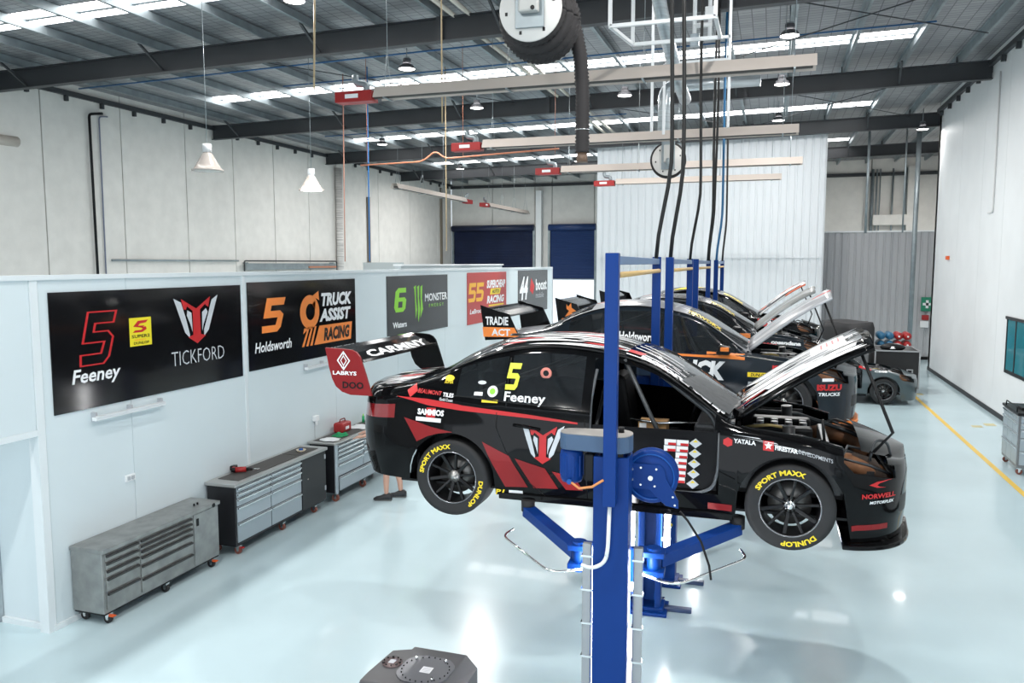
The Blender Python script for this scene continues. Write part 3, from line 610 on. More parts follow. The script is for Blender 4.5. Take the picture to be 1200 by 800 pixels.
heater(-13.3, 34.3, -13.3, 26.8, 6.72, 'beige radiant heater running away along the left bay'); heater(-13.1, 35.8, -13.0, 42.5, 6.68, 'small far radiant heater running away, near the roller doors')
# ---- exhaust hose reels
def ring_hose(name, path, rad, m_, parent, ribs=.045):
    """corrugated hose: radius swings along the path"""
    P = [Vector(p) for p in path]; out = []; rs = []; k = 0
    for i in range(len(P) - 1):
        d = (P[i + 1] - P[i]).length; n = max(1, int(d / (ribs / 2)))
        for j in range(n): out.append(P[i].lerp(P[i + 1], j / n)); rs.append(rad * (1.0 if k % 2 else .82)); k += 1
    out.append(P[-1]); rs.append(rad); return MB().tube(out, rad, 14, rs=rs).build(name, m_, parent)
hosem = mat('hose_black', (.03, .027, .028), .75); discm = mat('reel_disc_white', (.74, .72, .69), .4)
def reel(cx, cy, cz, R_, Wd, rz, label, hose_len, full=True):
    t = thing('exhaust_hose_reel', label, 'hose reel', (cx, cy, cz), rz)
    for y, nm in ((-Wd / 2, 'side_disc'), (Wd / 2, 'side_disc')): d = MB().lathe([(0, -.012), (R_, -.012), (R_ + .01, 0), (R_, .012), (0, .012)], (0, y, 0), 'y', 40).build(nm, discm, t)
    for a in range(6):
        MB().box(R_ * .8 * math.cos(a + .3) - .015, -Wd / 2 - .016, R_ * .8 * math.sin(a + .3) - .02, R_ * .8 * math.cos(a + .3) + .015, -Wd / 2 - .012, R_ * .8 * math.sin(a + .3) + .02).build('slot', black, t)
    MB().box(-.17, -Wd / 2 - .06, -R_ * .62, .17, -Wd / 2 - .02, R_ * 1.6).build('mounting_plate', galv, t, .006); MB().box(-.11, -Wd / 2 - .16, -R_ * .2, .12, -Wd / 2 - .06, R_ * .9).build('motor_box', mat('reel_box', (.5, .5, .48), .4), t, .02)
    MB().cyl((.06, -Wd / 2 - .17, -R_ * .1), (.06, -Wd / 2 - .12, -R_ * .1), .025, 10).build('knob', black, t)
    if full:
        n = 6; hr = .095
        for k_ in range(n):
            y = -Wd / 2 + .12 + k_ * (Wd - .24) / (n - 1); RR = R_ - .06 + .10 * math.sin(k_ / (n - 1) * PI)
            ring_hose('hose_coil', [(RR * math.cos(a), y, RR * math.sin(a)) for a in [2 * PI * i / 36 for i in range(37)]], hr, hosem, t)
        y = Wd / 2 - .1
        hz = [(R_ - .05, y, .15), (R_ + .02, y, -.1), (R_ + .07, y, -.35), (R_ + .1, y, -.8), (R_ + .1, y, -hose_len)]
        ring_hose('hanging_hose', hz, .095, hosem, t); MB().cyl((R_ + .1, y, -hose_len - .12), (R_ + .1, y, -hose_len + .02), .075, 14, .06).build('nozzle', mat('nozzle_brown', (.2, .13, .09), .5), t); MB().tube([(R_ + .1 + .09 * math.cos(a), y + .09 * math.sin(a), -hose_len + .28) for a in [2 * PI * i / 12 for i in range(12)]], .008, 5, True).build('clamp', chrome, t)
    else:
        MB().lathe([(R_ * .3, -Wd / 2), (R_ + .06, -Wd / 2 + .02), (R_ + .06, Wd / 2 - .02), (R_ * .3, Wd / 2)], (0, 0, 0), 'y', 40).build('hose_pack', hosem, t)
        MB().tube(arc([(0, -Wd / 2 - .07, 0), (0, -Wd / 2 - .16, -.02), (0, -Wd / 2 - .16, -.14), (0.05, -Wd / 2 - .07, -.18)], .06), .055, 10).build('outlet_pipe', galv, t)
    MB().bar((0, 0, .0 if full else .45), (0, 0, zroof(cx) - cz), .1, .12).build('hanger', galv, t); return t
reel(-2.76, 9.55, 6.76, .36, 1.0, .06, 'big white exhaust hose reel overhead with black ribbed hose hanging down', 1.52)
reel(-2.65, 21.2, 6.51, .40, .28, .1, 'smaller far exhaust hose reel with a white disc under a round duct', 0, False)
def frame(name, pts_list, label, m_=white, r_=.03):
    t = thing(name, label, 'frame', pts_list[0][0], 0); o0 = Vector(pts_list[0][0])
    for p, q in pts_list: MB().bar(Vector(p) - o0, Vector(q) - o0, r_ * 1.6, r_ * 1.6).build('rail', m_, t)
frame('hanging_rack', [((-2.19, 11, 7.05), (-2.19, 11, 9)), ((-2.19, 11, 7.05), (-.8, 11, 7.05)), ((-.8, 11, 7.05), (-.8, 11, 9)), ((-2.19, 11, 7.05), (-2.05, 12.0, 7.05)), ((-2.05, 12.0, 7.05), (-.8, 12.0, 7.05)), ((-.8, 12.0, 7.05), (-.8, 11, 7.05)), ((-2.05, 12, 7.05), (-2.05, 12, 9))], 'nearest white square tube frame hanging from the roof')
frame('hanging_rack', [((-2.22, 15.2, 6.3), (-2.22, 15.2, 7.9)), ((-2.22, 15.2, 7.9), (-.84, 15.2, 7.9)), ((-.84, 15.2, 7.9), (-.84, 15.2, 6.3)), ((-2.05, 15.6, 6.3), (-2.05, 15.6, 7.6)), ((-2.05, 15.6, 7.6), (-.84, 15.6, 7.6)), ((-2.22, 15.2, 7.9), (-2.22, 15.2, 9.1)), ((-.84, 15.2, 7.9), (-.84, 15.2, 9.1))], 'white square tube frame behind the nearest one, legs below the heater')
duct = mat('spiral_duct', (.52, .57, .6), .3, .6, noise=(1, .2, (1, 1, 30)))
o = MB().tube(arc([(-2.05, 13.5, 9.2), (-1.95, 14, 8.2), (-1.8, 15.4, 7.3), (-1.75, 16.5, 7.1)], .5, 8), .12, 16); one(o, 'round_duct', duct, 'slanting round galvanised duct behind the hanging white frames', 'duct')
o = MB().tube(arc([(-.4, 20.75, 8.3), (-2.72, 20.75, 8.3), (-2.72, 20.75, 7.0)], .35, 8), .16, 16); one(o, 'round_duct', duct, 'bent round duct coming down to the far hose reel', 'duct')
t = thing('air_manifold', 'small white pipe manifold at the top right of the hanging cables', 'pipework', (-1.1, 12.4, 7.35))
MB().cyl((-.12, 0, 0), (.15, 0, 0), .035, 10).build('pipe', white, t); MB().cyl((.12, 0, -.2), (.12, 0, 1.5), .03, 10).build('pipe', white, t); MB().cyl((-.1, 0, -.25), (-.1, 0, 1.5), .03, 10).build('pipe', white, t); MB().box(-.16, -.05, -.3, -.03, .05, -.12).build('filter', steel2, t, .01); MB().box(.05, -.05, .1, .2, .05, .25).build('valve', white, t, .01)
# loose cords dropping from the roof
def cord(name, pts, r_, m_, label, group=None):
    o = MB().tube(pts, r_, 6)
    if name == 'gas_pipe': [o.cyl((x_, 19, 6.5), (x_, 19, zroof(x_) + .2), .006, 5) for x_ in (-10.2, -7.5, -5.1)]
    return one(o, name, m_, label, 'cord' if 'cord' in name else 'hose', group)
tanc = mat('tan_cord', (.55, .42, .25), .6); bluec = mat('blue_hose', (.02, .18, .5), .4); pink = mat('pink_hose', (.6, .28, .2), .5)
cord('pull_cord', [(-7.96, 13, 9.3), (-8.04, 13, 7.0)], .018, tanc, 'tan cord dropping to the nearest heater burner')
cord('pull_cord', [(-5.6, 13.2, 9.3), (-5.6, 13.2, 6.3)], .014, tanc, 'tan cord dropping behind the middle of the nearest heater')
cord('pull_cord', [(-8.6, 20.5, 9.26), (-8.6, 20.5, 4.2)], .016, tanc, 'long tan cord left of the hose reel, ending above the partition')
cord('air_hose', [(-11.45, 20, 9.2), (-11.5, 20, 3.9)], .015, pink, 'thin pink hose in front of the left wall')
cord('air_hose', [(-10.7, 20, 9.2), (-10.72, 20, 3.9)], .018, bluec, 'thin blue hose in front of the left wall')
cord('gas_pipe', arc([(-10.4, 19, 6.42), (-8.6, 19, 6.45), (-8.25, 19, 6.72), (-8.0, 19, 6.5), (-5.0, 19, 6.62)], .2), .02, mat('copper_pipe', (.6, .22, .12), .4), 'thin copper gas pipe crossing under the rafters')
# wall fittings on the far left wall
o = MB().tube(arc([(XL + .1, 19.7, 8.4), (XL + .1, 19.2, 8.3), (XL + .1, 19.25, 0.0)], .1), .04, 10); one(o, 'downpipe', black, 'black vertical pipe on the left wall', 'pipe')
o = MB().tube(arc([(XL + .05, 19.95, 8.35), (XL + .05, 19.62, 8.3), (XL + .05, 19.58, 0.0)], .1), .022, 8); one(o, 'conduit_pipe', mat('grey_blue_pipe', (.18, .2, .28), .4), 'thin grey-blue conduit beside the black pipe', 'pipe')
one(MB().tube([(XL + .1, 19.8, 3.95), (XL + .1, 26, 3.95)], .035, 8), 'conduit_pipe', galv, 'thin horizontal conduit low on the left wall', 'pipe')
t = thing('cable_tray', 'long wire cable tray on the left wall above the partition', 'tray', (XL + .02, 26.2, 3.55))
MB().tube(arc([(.2, 0, 0), (.2, 0, .4), (.2, 6.9, .4), (.2, 6.9, 0)], .1), .03, 6).build('frame', darkst, t); MB().box(.15, .1, .05, .2, 6.9, .3).box(-.02, .2, .3, .2, .26, .34).box(-.02, 6.6, .3, .2, 6.66, .34).build('tray', galv, t); MB().box(.1, 4.5, .1, .24, 6.8, .18).build('copper_bundle', mat('copper_wire', (.45, .2, .12), .5), t)
one(MB().cyl((XL + .001, 15.2, 7.1), (XL + .001, 16.8, 7.15), .14, 14), 'wall_duct', mat('beige_duct', (.5, .45, .4), .5), 'beige pipe stub on the left wall at the picture edge', 'pipe')
k = MB().cyl((XL + .19, 33.5, 0), (XL + .19, 33.5, 8.3), .16, 12); one(k, 'ribbed_downpipe', mat('pale_duct', (.6, .58, .56), .5, noise=(1, .4, (1, 1, 40))), 'pale ribbed pipe beside the far end of the cable tray', 'pipe')
for y, z0_, z1_ in ((36.5, 3, 7.2), (45.9, 3, 8.5)): one(MB().box(XL + .01, y, z0_, XL + .12, y + .18, z1_), 'wall_channel', mat('brown_channel', (.2, .17, .13), .6), 'brown vertical channel on the left wall' if y < 40 else 'tall brown channel in the far left corner', 'pipe')
one(MB().box(-13.95, YB - .35, 0, -13.6, YB - .05, 8.3), 'white_downpipe', white, 'white square downpipe between the two roller doors', 'pipe')
one(MB().tube(arc([(XR - .03, 24.0, 8.8), (XR - .03, 24.0, 5.2), (XR - .03, 24.5, 5.2)], .1), .02, 6), 'wall_conduit', mat('white_conduit', (.7, .7, .7), .4), 'thin white conduit high on the right wall', 'pipe')
one(MB().box(XR - .08, 29.2, 3.97, XR - .005, 29.45, 4.09), 'wall_beacon', orange, 'small orange beacon on the right wall', 'beacon')
# ================================================================== TWO-POST LIFTS
ledm = mat('batten_emit', (1, 1, 1), .5, emit=14)
alu = mat('alu_housing', (.42, .43, .44), .4, .5)
def lift(X, Y, rz, span, label, first=False, motor=True):
    t = thing('two_post_lift', label, 'car lift', (X, Y, 0), rz, 'blue two-post lifts in a row')
    for k_, (y, s) in enumerate(((0, 1), (span, -1))):
        c = MB(); c.prism([(-.125, -.11), (.125, -.11), (.125, .11), (.06, .11), (.06, .08), (.10, .08), (.10, -.08), (-.10, -.08), (-.10, .08), (-.06, .08), (-.06, .11), (-.125, .11)], lambda u, v, d: (u, y + s * v, d), .02, 2.5)
        col = c.build('column', blue, t, .006)
        for x in (-.06, .07): MB().cyl((x, y - s * .11, .75), (x, y - s * .135, .75), .018, 10).build('bolt', yellowp, col)
        MB().box(-.045, y - s * .20, 2.17, .045, y - s * .112, 3.92).build('extension_post', blue, t, .004)
        b = MB(); b.box(-.28, y - .2, 0, .2, y + .2, .03); b.box(-.2, y - .14, .03, .16, y + .14, .07); b.build('base_plate', blue, t, .006)
        MB().box(.16, y - .03, 0, .46, y + .05, .05).build('floor_leg', mat('leg_blue', (.02, .045, .12), .4), t, .01)
        for x in (-.22, .14): MB().cyl((x, y - s * .16, .03), (x, y - s * .16, .08), .02, 6).build('anchor_bolt', chrome, t)
        cr = MB().box(-.19, y + s * .112, 1.52, .19, y + s * .17, 1.78).build('carriage', blue, t, .008)
        for sx in (-1, 1):
            MB().cyl((sx * .28, y + s * .23, 1.53), (sx * .28, y + s * .23, 1.76), .055, 14).build('pivot', blue, t)
            MB().box(sx * .16, y + s * .15, 1.56, sx * .36, y + s * .3, 1.60).box(sx * .16, y + s * .15, 1.70, sx * .36, y + s * .3, 1.74).build('hinge_plate', blue, t, .004)
            tip = (sx * .88, y + s * 1.02, 1.70); q = (sx * .30, y + s * .27, 1.65)
            a = MB().bar(q, tip, .11, .09).build('arm', blue, t, .006)
            MB().cyl(tip, (tip[0], tip[1], 1.80), .06, 16).build('lifting_pad', rubber, a)
            MB().tube(arc([(sx * .2, y + s * .1, 1.60), (sx * .45, y - s * .02, 1.58), (sx * .95, y + s * .45, 1.66), (sx * .9, y + s * .6, 1.67)], .12), .010, 8).build('foot_guard', chrome if k_ == 0 else steel2, a)
    MB().box(-.035, -.16, 3.84, .035, span + .16, 3.90).build('crossbeam', mat('beam_blue', (.07, .16, .33), .35), t, .004)
    MB().cyl((.03, -.1, 3.77), (.03, span + .1, 3.77), .022, 10).build('padded_bar', tan, t)
    # power unit on the near column
    pts = ell(-.30, 0, .085, .10, 10, PI / 2, PI * 1.5) + ell(.03, 0, .11, .14, 10, -PI / 2, PI / 2)
    k = MB().prism(pts, lambda u, v, d: (u, v, d), 2.53, 2.645); cv = k.build('belt_cover', greyblue, t, .006)
    MB().prism([(a * .99, b * .98) for a, b in pts], lambda u, v, d: (u, v, d), 2.6455, 2.651).build('cover_lid', mat('lid_grey', (.34, .32, .30), .5), cv); MB().cyl((.05, .03, 2.651), (.05, .03, 2.69), .022, 12).build('cap', black, cv)
    mo = MB().lathe([(0, 2.28), (.07, 2.285), (.082, 2.31), (.082, 2.50), (.07, 2.53), (0, 2.53)], (-.30, 0, 0)).build('motor', blue, t); MB().cyl((-.30, -.083, 2.3), (-.30, -.1, 2.3), .02, 8).build('cable_gland', blue2, mo)
    for i in range(10): a = 2 * PI * i / 10; MB().bar((-.30 + .082 * math.cos(a), .082 * math.sin(a), 2.33), (-.30 + .082 * math.cos(a), .082 * math.sin(a), 2.48), .008, .012).build('cooling_fin', blue, mo)
    MB().tube([(-.28, -.11, 2.3), (-.22, -.14, 2.27), (-.12, -.18, 2.30), (-.04, -.205, 2.36)], .009, 6).build('power_cable', mat('cable_orange', (.75, .3, .1), .5), t)
    MB().box(-.2, -.05, 2.3, -.13, .06, 2.5).build('gearbox', black, t, .01)
    MB().tube(arc([(.0, -.16, 2.17), (-.01, -.15, 1.85), (-.03, -.15, 1.75), (-.12, -.15, 1.70), (-.2, -.15, 1.72)], .06), .014, 8).build('white_conduit', white, t)
    return t
def battens(X, Y, rz, lst, group='light battens on the lift columns'):
    for (x, y, z0, z1, s, lb) in lst:
        t = thing('light_batten', lb, 'light', (X + x * math.cos(rz) - y * math.sin(rz), Y + y * math.cos(rz) + x * math.sin(rz), 0), rz, group)
        MB().box(-.034, -.025, z0, .034, .025, z1).build('housing', alu, t, .008)
        MB().box(-.031, s * .026, z0 + .03, .031, s * .055, z1 - .03).build('diffuser', ledm, t, .01)
        for z in [z0 + .1 + i * (z1 - z0 - .2) / 5 for i in range(6)]: MB().box(-.042, -.03, z, .042, .03, z + .015).build('clip', chrome, t)
        MB().box(-.06 if x > 0 else .04, -.012, z0 + .2, -.04 if x > 0 else .06, .012, z0 + .24).build('bracket', steel2, t)
        l = bpy.data.lights.new('batten_light', 'AREA'); l.shape = 'RECTANGLE'; l.size = .06; l.size_y = z1 - z0 - .1; l.energy = BATTEN_W; q = bpy.data.objects.new('batten_light', l); C.objects.link(q); q.parent = t
        q.location = (0, s * .07, (z0 + z1) / 2); q.rotation_euler = (PI / 2, 0, PI if s > 0 else 0)
LIFTS = [(-1.035, 5.5, .05, 3.12), (-1.125, 9.45, .027, 3.0), (-1.18, 13.4, .015, 3.05), (-1.12, 17.35, .02, 3.0)]
LBL = ['nearest blue two-post car lift carrying the black race car', 'second blue two-post lift, carrying the grey and orange race car', 'third blue two-post lift in the row', 'farthest blue two-post lift in the row']
for i, (a, b, c_, d) in enumerate(LIFTS): lift(a, b, c_, d, LBL[i], i == 0)
a, b, c_, d = LIFTS[0]
battens(a, b, c_, [(-.185, .03, .35, 1.82, 1, 'tall light batten left of the nearest lift column, its grey back towards us'), (.185, .03, .35, 1.82, 1, 'tall light batten right of the nearest lift column, its grey back towards us'),
                   (-.20, d - .06, .2, 1.25, -1, 'glowing light batten left of the nearest lift\'s far column'), (.185, d - .06, .62, 1.45, -1, 'glowing light batten right of the nearest lift\'s far column')])
a, b, c_, d = LIFTS[1]
battens(a, b, c_, [(.185, d - .06, .4, 1.5, -1, 'glowing light batten on the far column of the second lift')])
# air hose reel bolted to the nearest column
t = thing('air_hose_reel', 'round blue air hose reel on the nearest lift column', 'hose reel', (-.79, 5.70, 2.315), .05)
k = MB().lathe([(.03, -.05), (.185, -.055), (.195, -.045), (.195, -.035), (.10, -.03), (.10, .03), (.195, .035), (.195, .05), (.03, .05)], (0, 0, 0), 'y', 40).build('spool', blue, t)
MB().lathe([(.10, -.03), (.165, -.03), (.165, .03), (.10, .03)], (0, 0, 0), 'y', 32).build('wound_hose', black, t)
MB().tube([(.165 * math.cos(a), -.056, .165 * math.sin(a)) for a in [2 * PI * i / 40 for i in range(40)]], .006, 6, True).build('flange_rim', blue2, k)
p = MB().prism([(-.22, .10), (.07, .095), (.10, .06), (.11, .0), (.20, -.16), (.20, -.215), (.11, -.2), (-.01, -.09), (-.22, -.08)], lambda u, v, d: (u, d, v), -.075, -.06).build('side_plate', blue, t, .003)
for x, z in ((-.13, .055), (-.13, -.02), (-.07, .07), (-.07, -.055), (.04, .065), (.03, -.06), (.16, -.13), (.175, -.19)): MB().cyl((x, -.075, z), (x, -.082, z), .008, 8).build('bolt', chrome, p)
MB().cyl((0, -.05, 0), (0, -.095, 0), .018, 12).build('axle', chrome, p)
put2(fit(text2('COXREELS', .03), -.085, -.012, .085, .012), 'lettering', whitep, p, lambda u, v: (-.175 + v, -.077, -u - .0 + .01))
one(MB().tube([(-.575, 5.64, 2.08), (-.52, 5.64, 2.02), (-.42, 5.62, 1.88), (-.36, 5.6, 1.72), (-.345, 5.6, 1.62)], .009, 8), 'air_hose', black, 'black air hose dangling from the blue reel below the sill', 'hose')
# hoses and cables from the roof to the lift tops
def hang(name, X, Y, zt, xt, yt, z0, m_, label, r_=.022, sway=.1):
    P = []; n = 22
    for i in range(n + 1):
        u = i / n; z = z0 + (zt - z0) * (1 - u); f = max(0, (u - .80) / .20); f = f * f * (3 - 2 * f)
        P.append((xt + (X - xt) * f + sway * .18 * math.sin(u * 7 + X * 9), yt + (Y - yt) * f, z))
    cord(name, P[::1], r_, m_, label, 'hoses hanging from the roof to the lifts')
cab = mat('cable_black', (.012, .012, .012), .5)
hang('hanging_hose', -1.17, 8.45, 9.25, -1.02, 8.3, 3.9, cab, 'thick black hanging hose, leftmost at the lift tops')
hang('hanging_hose', -1.13, 9.4, 9.25, -1.0, 9.2, 3.9, cab, 'thick black hanging hose, second from the left', .024)
hang('hanging_hose', -1.2, 12.35, 9.25, -1.05, 12.1, 3.9, cab, 'black hanging hose alone between the thick pair and the far bunch', .022)
hang('hanging_hose', -1.22, 16.2, 9.25, -1.13, 16.0, 3.9, cab, 'black hose of the far bunch, leftmost strand', .026, .06)
hang('hanging_hose', -1.20, 16.4, 9.25, -1.10, 16.2, 3.9, cab, 'black hose of the far bunch, twisted beside its leftmost strand', .024, -.06)
hang('hanging_hose', -1.12, 17.3, 9.25, -1.04, 17.45, 3.9, mat('hose_blue_dark', (.02, .14, .3), .4), 'dark blue hanging hose in the far bunch', .026, .05)
hang('hanging_hose', -1.17, 20.2, 9.25, -1.09, 20, 3.9, cab, 'farthest thin black hanging hose', .024, .05)
# ================================================================== RACE CARS
def interp(tb, x):
    if x <= tb[0][0]: return tb[0][1]
    if x >= tb[-1][0]: return tb[-1][1]
    for i in range(len(tb) - 1):
        if tb[i][0] <= x <= tb[i + 1][0]: break
    (x0, y0), (x1, y1) = tb[i], tb[i + 1]; h = x1 - x0; s = (y1 - y0) / h
    m0 = s if i == 0 else (y1 - tb[i - 1][1]) / (x1 - tb[i - 1][0]); m1 = s if i == len(tb) - 2 else (tb[i + 2][1] - y0) / (tb[i + 2][0] - x0)
    t = (x - x0) / h
    return (2 * t ** 3 - 3 * t * t + 1) * y0 + (t ** 3 - 2 * t * t + t) * h * m0 + (-2 * t ** 3 + 3 * t * t) * y1 + (t ** 3 - t * t) * h * m1
ZS = [(-1.2, .98), (-.8, 1.02), (-.4, 1.05), (.02, 1.04), (.53, .985), (1.15, .955), (1.8, .93), (2.35, .92), (2.69, .885), (3.0, .85), (3.2, .80), (3.6, .70), (3.85, .62)]
ZR = [(-1.2, 1.06), (-.8, 1.10), (-.45, 1.15), (-.2, 1.22), (0, 1.33), (.36, 1.46), (.8, 1.525), (1.26, 1.50), (1.7, 1.40), (2.0, 1.235), (2.35, .99), (2.45, .955), (2.7, .925), (3.0, .89), (3.2, .84), (3.6, .73), (3.85, .64)]
YR = [(-1.2, .70), (-.45, .70), (-.2, .68), (0, .66), (.36, .63), (.8, .61), (1.26, .61), (1.7, .635), (2.0, .68), (2.35, .745), (2.7, .75), (3.2, .72), (3.6, .68), (3.85, .62)]
ZC = [(-1.2, 1.07), (-.9, 1.14), (-.5, 1.19), (-.3, 1.26), (0, 1.43), (.3, 1.54), (.6, 1.585), (1.15, 1.58), (1.5, 1.52), (1.8, 1.40), (2.2, 1.16), (2.45, 1.02), (2.6, .99), (3.0, .96), (3.4, .86), (3.85, .70)]
AR, XW = .41, 2.87
NA, NB, NC = 12, 9, 9
def zbot(x):
    z = .30 if x < -AR else (.225 if x < XW - AR + .02 else .10)
    for c in (0, XW):
        if abs(x - c) < AR: z = max(z, .345 + math.sqrt(AR * AR - (x - c) ** 2))
    return z
def hwid(x, z):
    s = .945 + .055 * min(1, max(0, (z - .2) / .35)) if z < .55 else 1 - .05 * ((z - .55) / .45) ** 2
    f = 0
    for c in (0, XW): f = max(f, 1 - max(0, abs(math.hypot(x - c, z - .345) - AR)) / .22)
    return (.915 + .022 * max(0, f)) * s
XR0, XF0 = -.5, 3.1
def ar_(z): return .5 + .12 - .10 * abs(z - .72) - (.25 * max(0, .45 - z))
def af_(z): return .70 - .25 * max(0, z - .6) ** 1.0 * .8 - .1 * max(0, .3 - z)
COLS = []
for i in range(14): t_ = 1 - i / 14; COLS.append(('r', math.sin(t_ * PI / 2)))
brk = [-.42, -.415, -.40, -.37, -.33, 0, .02, .3, .37, .40, .415, .42, .47, .51, 1.17, 1.25, 1.62, 2.28, 2.32, 2.40, 2.45, 2.455, 2.47, 2.50, 2.55, 2.87, 3.1]
xs = sorted(set(brk)); g = -.5
while g < 3.1:
    if min(abs(g - b) for b in brk) > .02: xs.append(g)
    g += .05
COLS += [('m', x) for x in sorted(xs) if -.5 <= x <= 3.1]
for i in range(1, 15): t_ = i / 14; COLS.append(('f', math.sin(t_ * PI / 2)))
def colx(c, z=.7):
    k, v = c
    if k == 'm': return v, 1
    fy = max(0, 1 - v ** 2.6) ** (1 / 2.6)
    return (XR0 - ar_(z) * v, fy) if k == 'r' else (XF0 + af_(z) * v, fy)
def body_pt(c, row):
    xm, fy = colx(c, .7); zb, zs, zr, yr, zc = zbot(xm), interp(ZS, xm), interp(ZR, xm), interp(YR, xm), interp(ZC, xm)
    if row <= NA:
        t = row / NA; z = zb + (zs - zb) * t; x, _ = colx(c, z); return (x, -hwid(x if c[0] == 'm' else max(-.9, min(3.6, x)), z) * fy, z)
    ys = hwid(xm, zs)
    if row <= NA + NB:
        t = (row - NA) / NB; x0, _ = colx(c, zs); z = zs + (zr - zs) * t + .012 * math.sin(PI * t); y = ys + (yr - ys) * (t * .9 + .1 * t * t)
        return (x0, -y * fy, z)
    t = (row - NA - NB) / NC; x0, _ = colx(c, zs)
    return (x0, -yr * (1 - t) * fy, zr + (zc - zr) * (1 - (1 - t) ** 2.2))
NROW = NA + NB + NC + 1
GRID = [[body_pt(c, r_) for r_ in range(NROW)] for c in COLS]
def region(ci, r_, side):
    c0, c1 = COLS[ci], COLS[ci + 1]; x = (colx(c0)[0] + colx(c1)[0]) / 2
    if r_ < NA:
        z = (GRID[ci][r_][2] + GRID[ci][r_ + 1][2]) / 2; t = (r_ + .5) / NA
        if c0[0] == 'r' and c1[0] == 'r' and .74 < t < .93 and .12 < c0[1] < .93: return 'tail_light'
        if side < 0 and 1.25 < x < 2.32 and z > .40: return 'door_side'
        if .80 < t and 3.22 < x < 3.64: return None
        if c1[0] == 'f' and c1[1] > .90 and .30 < t < .62: return 'grille'
        return 'side'
    if r_ < NA + NB:
        t = (r_ - NA + .5) / NB
        if x < 2.40 and .1 < t < .9:
            if (.02 < x < .47 or .51 < x < 1.17): return 'side_window'
            if 1.25 < x < 2.28 and side > 0: return 'side_window'
        if side < 0 and 1.25 < x < 2.28 and t < .9: return 'door_window'
        if 3.22 < x < 3.60 and t < .95: return None
        return 'side' if x < 2.4 or t < .99 else 'side'
    t = (r_ - NA - NB + .5) / NC
    if -.415 < x < .3 and t > .12: return 'rear_window'
    if 1.62 < x < 2.40 and t > .12: return 'windshield'
    if 2.45 < x < 3.40 and t > .0: return None
    return 'top' if x < 2.5 else 'side'
def full_normals():
    N = [[Vector((0, 0, 0)) for _ in range(NROW)] for _ in COLS]
    for i in range(len(COLS) - 1):
        for j in range(NROW - 1):
            q = [Vector(GRID[i][j]), Vector(GRID[i + 1][j]), Vector(GRID[i + 1][j + 1]), Vector(GRID[i][j + 1])]
            n = (q[2] - q[0]).cross(q[3] - q[1])
            for a_, b_ in ((i, j), (i + 1, j), (i + 1, j + 1), (i, j + 1)): N[a_][b_] += n
    for i in range(len(COLS)): N[i][NROW - 1].y = 0
    return [[(n.normalized() if n.length > 1e-9 else Vector((0, 0, 1))) for n in r_] for r_ in N]
FN = full_normals()
REG = {}
for side in (-1, 1):
    for i in range(len(COLS) - 1):
        for j in range(NROW - 1):
            rg = region(i, j, side)
            if rg: REG.setdefault((rg, side), []).append((i, j))
def shell_mesh(keys, name, mats, rootp, matof=None, thick=0):
    idx = {}; vs = []; ns = []; fs = []; mi = []
    def V(i, j, s):
        k = (i, j if j < NROW - 1 else -1, s if j < NROW - 1 else 0)
        if k not in idx:
            x, y, z = GRID[i][j]; n = FN[i][j]; idx[k] = len(vs); vs.append((x, y if s < 0 else -y, z)); ns.append((n.x, n.y if s < 0 else -n.y, n.z))
        return idx[k]
    for rg, s in keys:
        for i, j in REG.get((rg, s), []):
            f = [V(i, j, s), V(i + 1, j, s), V(i + 1, j + 1, s), V(i, j + 1, s)]
            if s > 0: f = f[::-1]
            f = [a for n_, a in enumerate(f) if a not in f[:n_]]
            if len(f) < 3: continue
            fs.append(f); mi.append(matof(rg) if matof else 0)
    me = bpy.data.meshes.new(name); me.from_pydata(vs, [], fs)
    for m_ in mats: me.materials.append(m_)
    for p, k in zip(me.polygons, mi): p.material_index = k; p.use_smooth = True
    me.update(); me.normals_split_custom_set_from_vertices(ns)
    o = bpy.data.objects.new(name, me); C.objects.link(o); o.parent = rootp; return o
# surface used to lay livery shapes on
_v = []; _f = []
for side in (-1, 1):
    for i in range(len(COLS)):
        for j in range(NROW): x, y, z = GRID[i][j]; _v.append(Vector((x, y * -side, z)))
o_ = 0
for side in (0, 1):
    for i in range(len(COLS) - 1):
        for j in range(NROW - 1):
            a = side * len(COLS) * NROW + i * NROW + j; _f.append((a, a + NROW, a + NROW + 1, a + 1))
BODY = BVHTree.FromPolygons(_v, _f)
def side_fn(off=.004):
    def f(x, z):
        h = BODY.ray_cast(Vector((x, -3, z)), Vector((0, 1, 0)))
        if h[0] is None: h = BODY.find_nearest(Vector((x, -.8, z)))
        return (h[0].x, h[0].y - off, h[0].z + (off * .5 if z > 1.0 else 0))
    return f
def top_fn(off=.005):
    def f(x, y):
        h = BODY.ray_cast(Vector((x, y, 3)), Vector((0, 0, -1))); return (h[0].x, h[0].y, h[0].z + off)
    return f
tyre_prof = [(.235, -.13), (.30, -.145), (.335, -.14), (.345, -.115), (.345, .115), (.335, .14), (.30, .145), (.235, .13), (.235, -.13)]
rimm = mat('rim_black', (.008, .008, .009), .35, spec=.3); lip = mat('rim_lip', (.25, .25, .26), .25, .8)
def ring_text(s, rad, h, centre_deg, bold=.04):
    """letters set round a circle; the angle is measured clockwise from the top"""
    t = text2(s, bold, .0); vs, fs = t; a = min(v[0] for v in vs); b = max(v[0] for v in vs); hh = max(v[1] for v in vs)
    k = h / hh; out = []
    for x, y in vs:
        th = (x - (a + b) / 2) * k * 1.15 / rad + math.radians(centre_deg); R_ = rad + y * k; out.append((R_ * math.sin(th), R_ * math.cos(th)))
    return out, fs
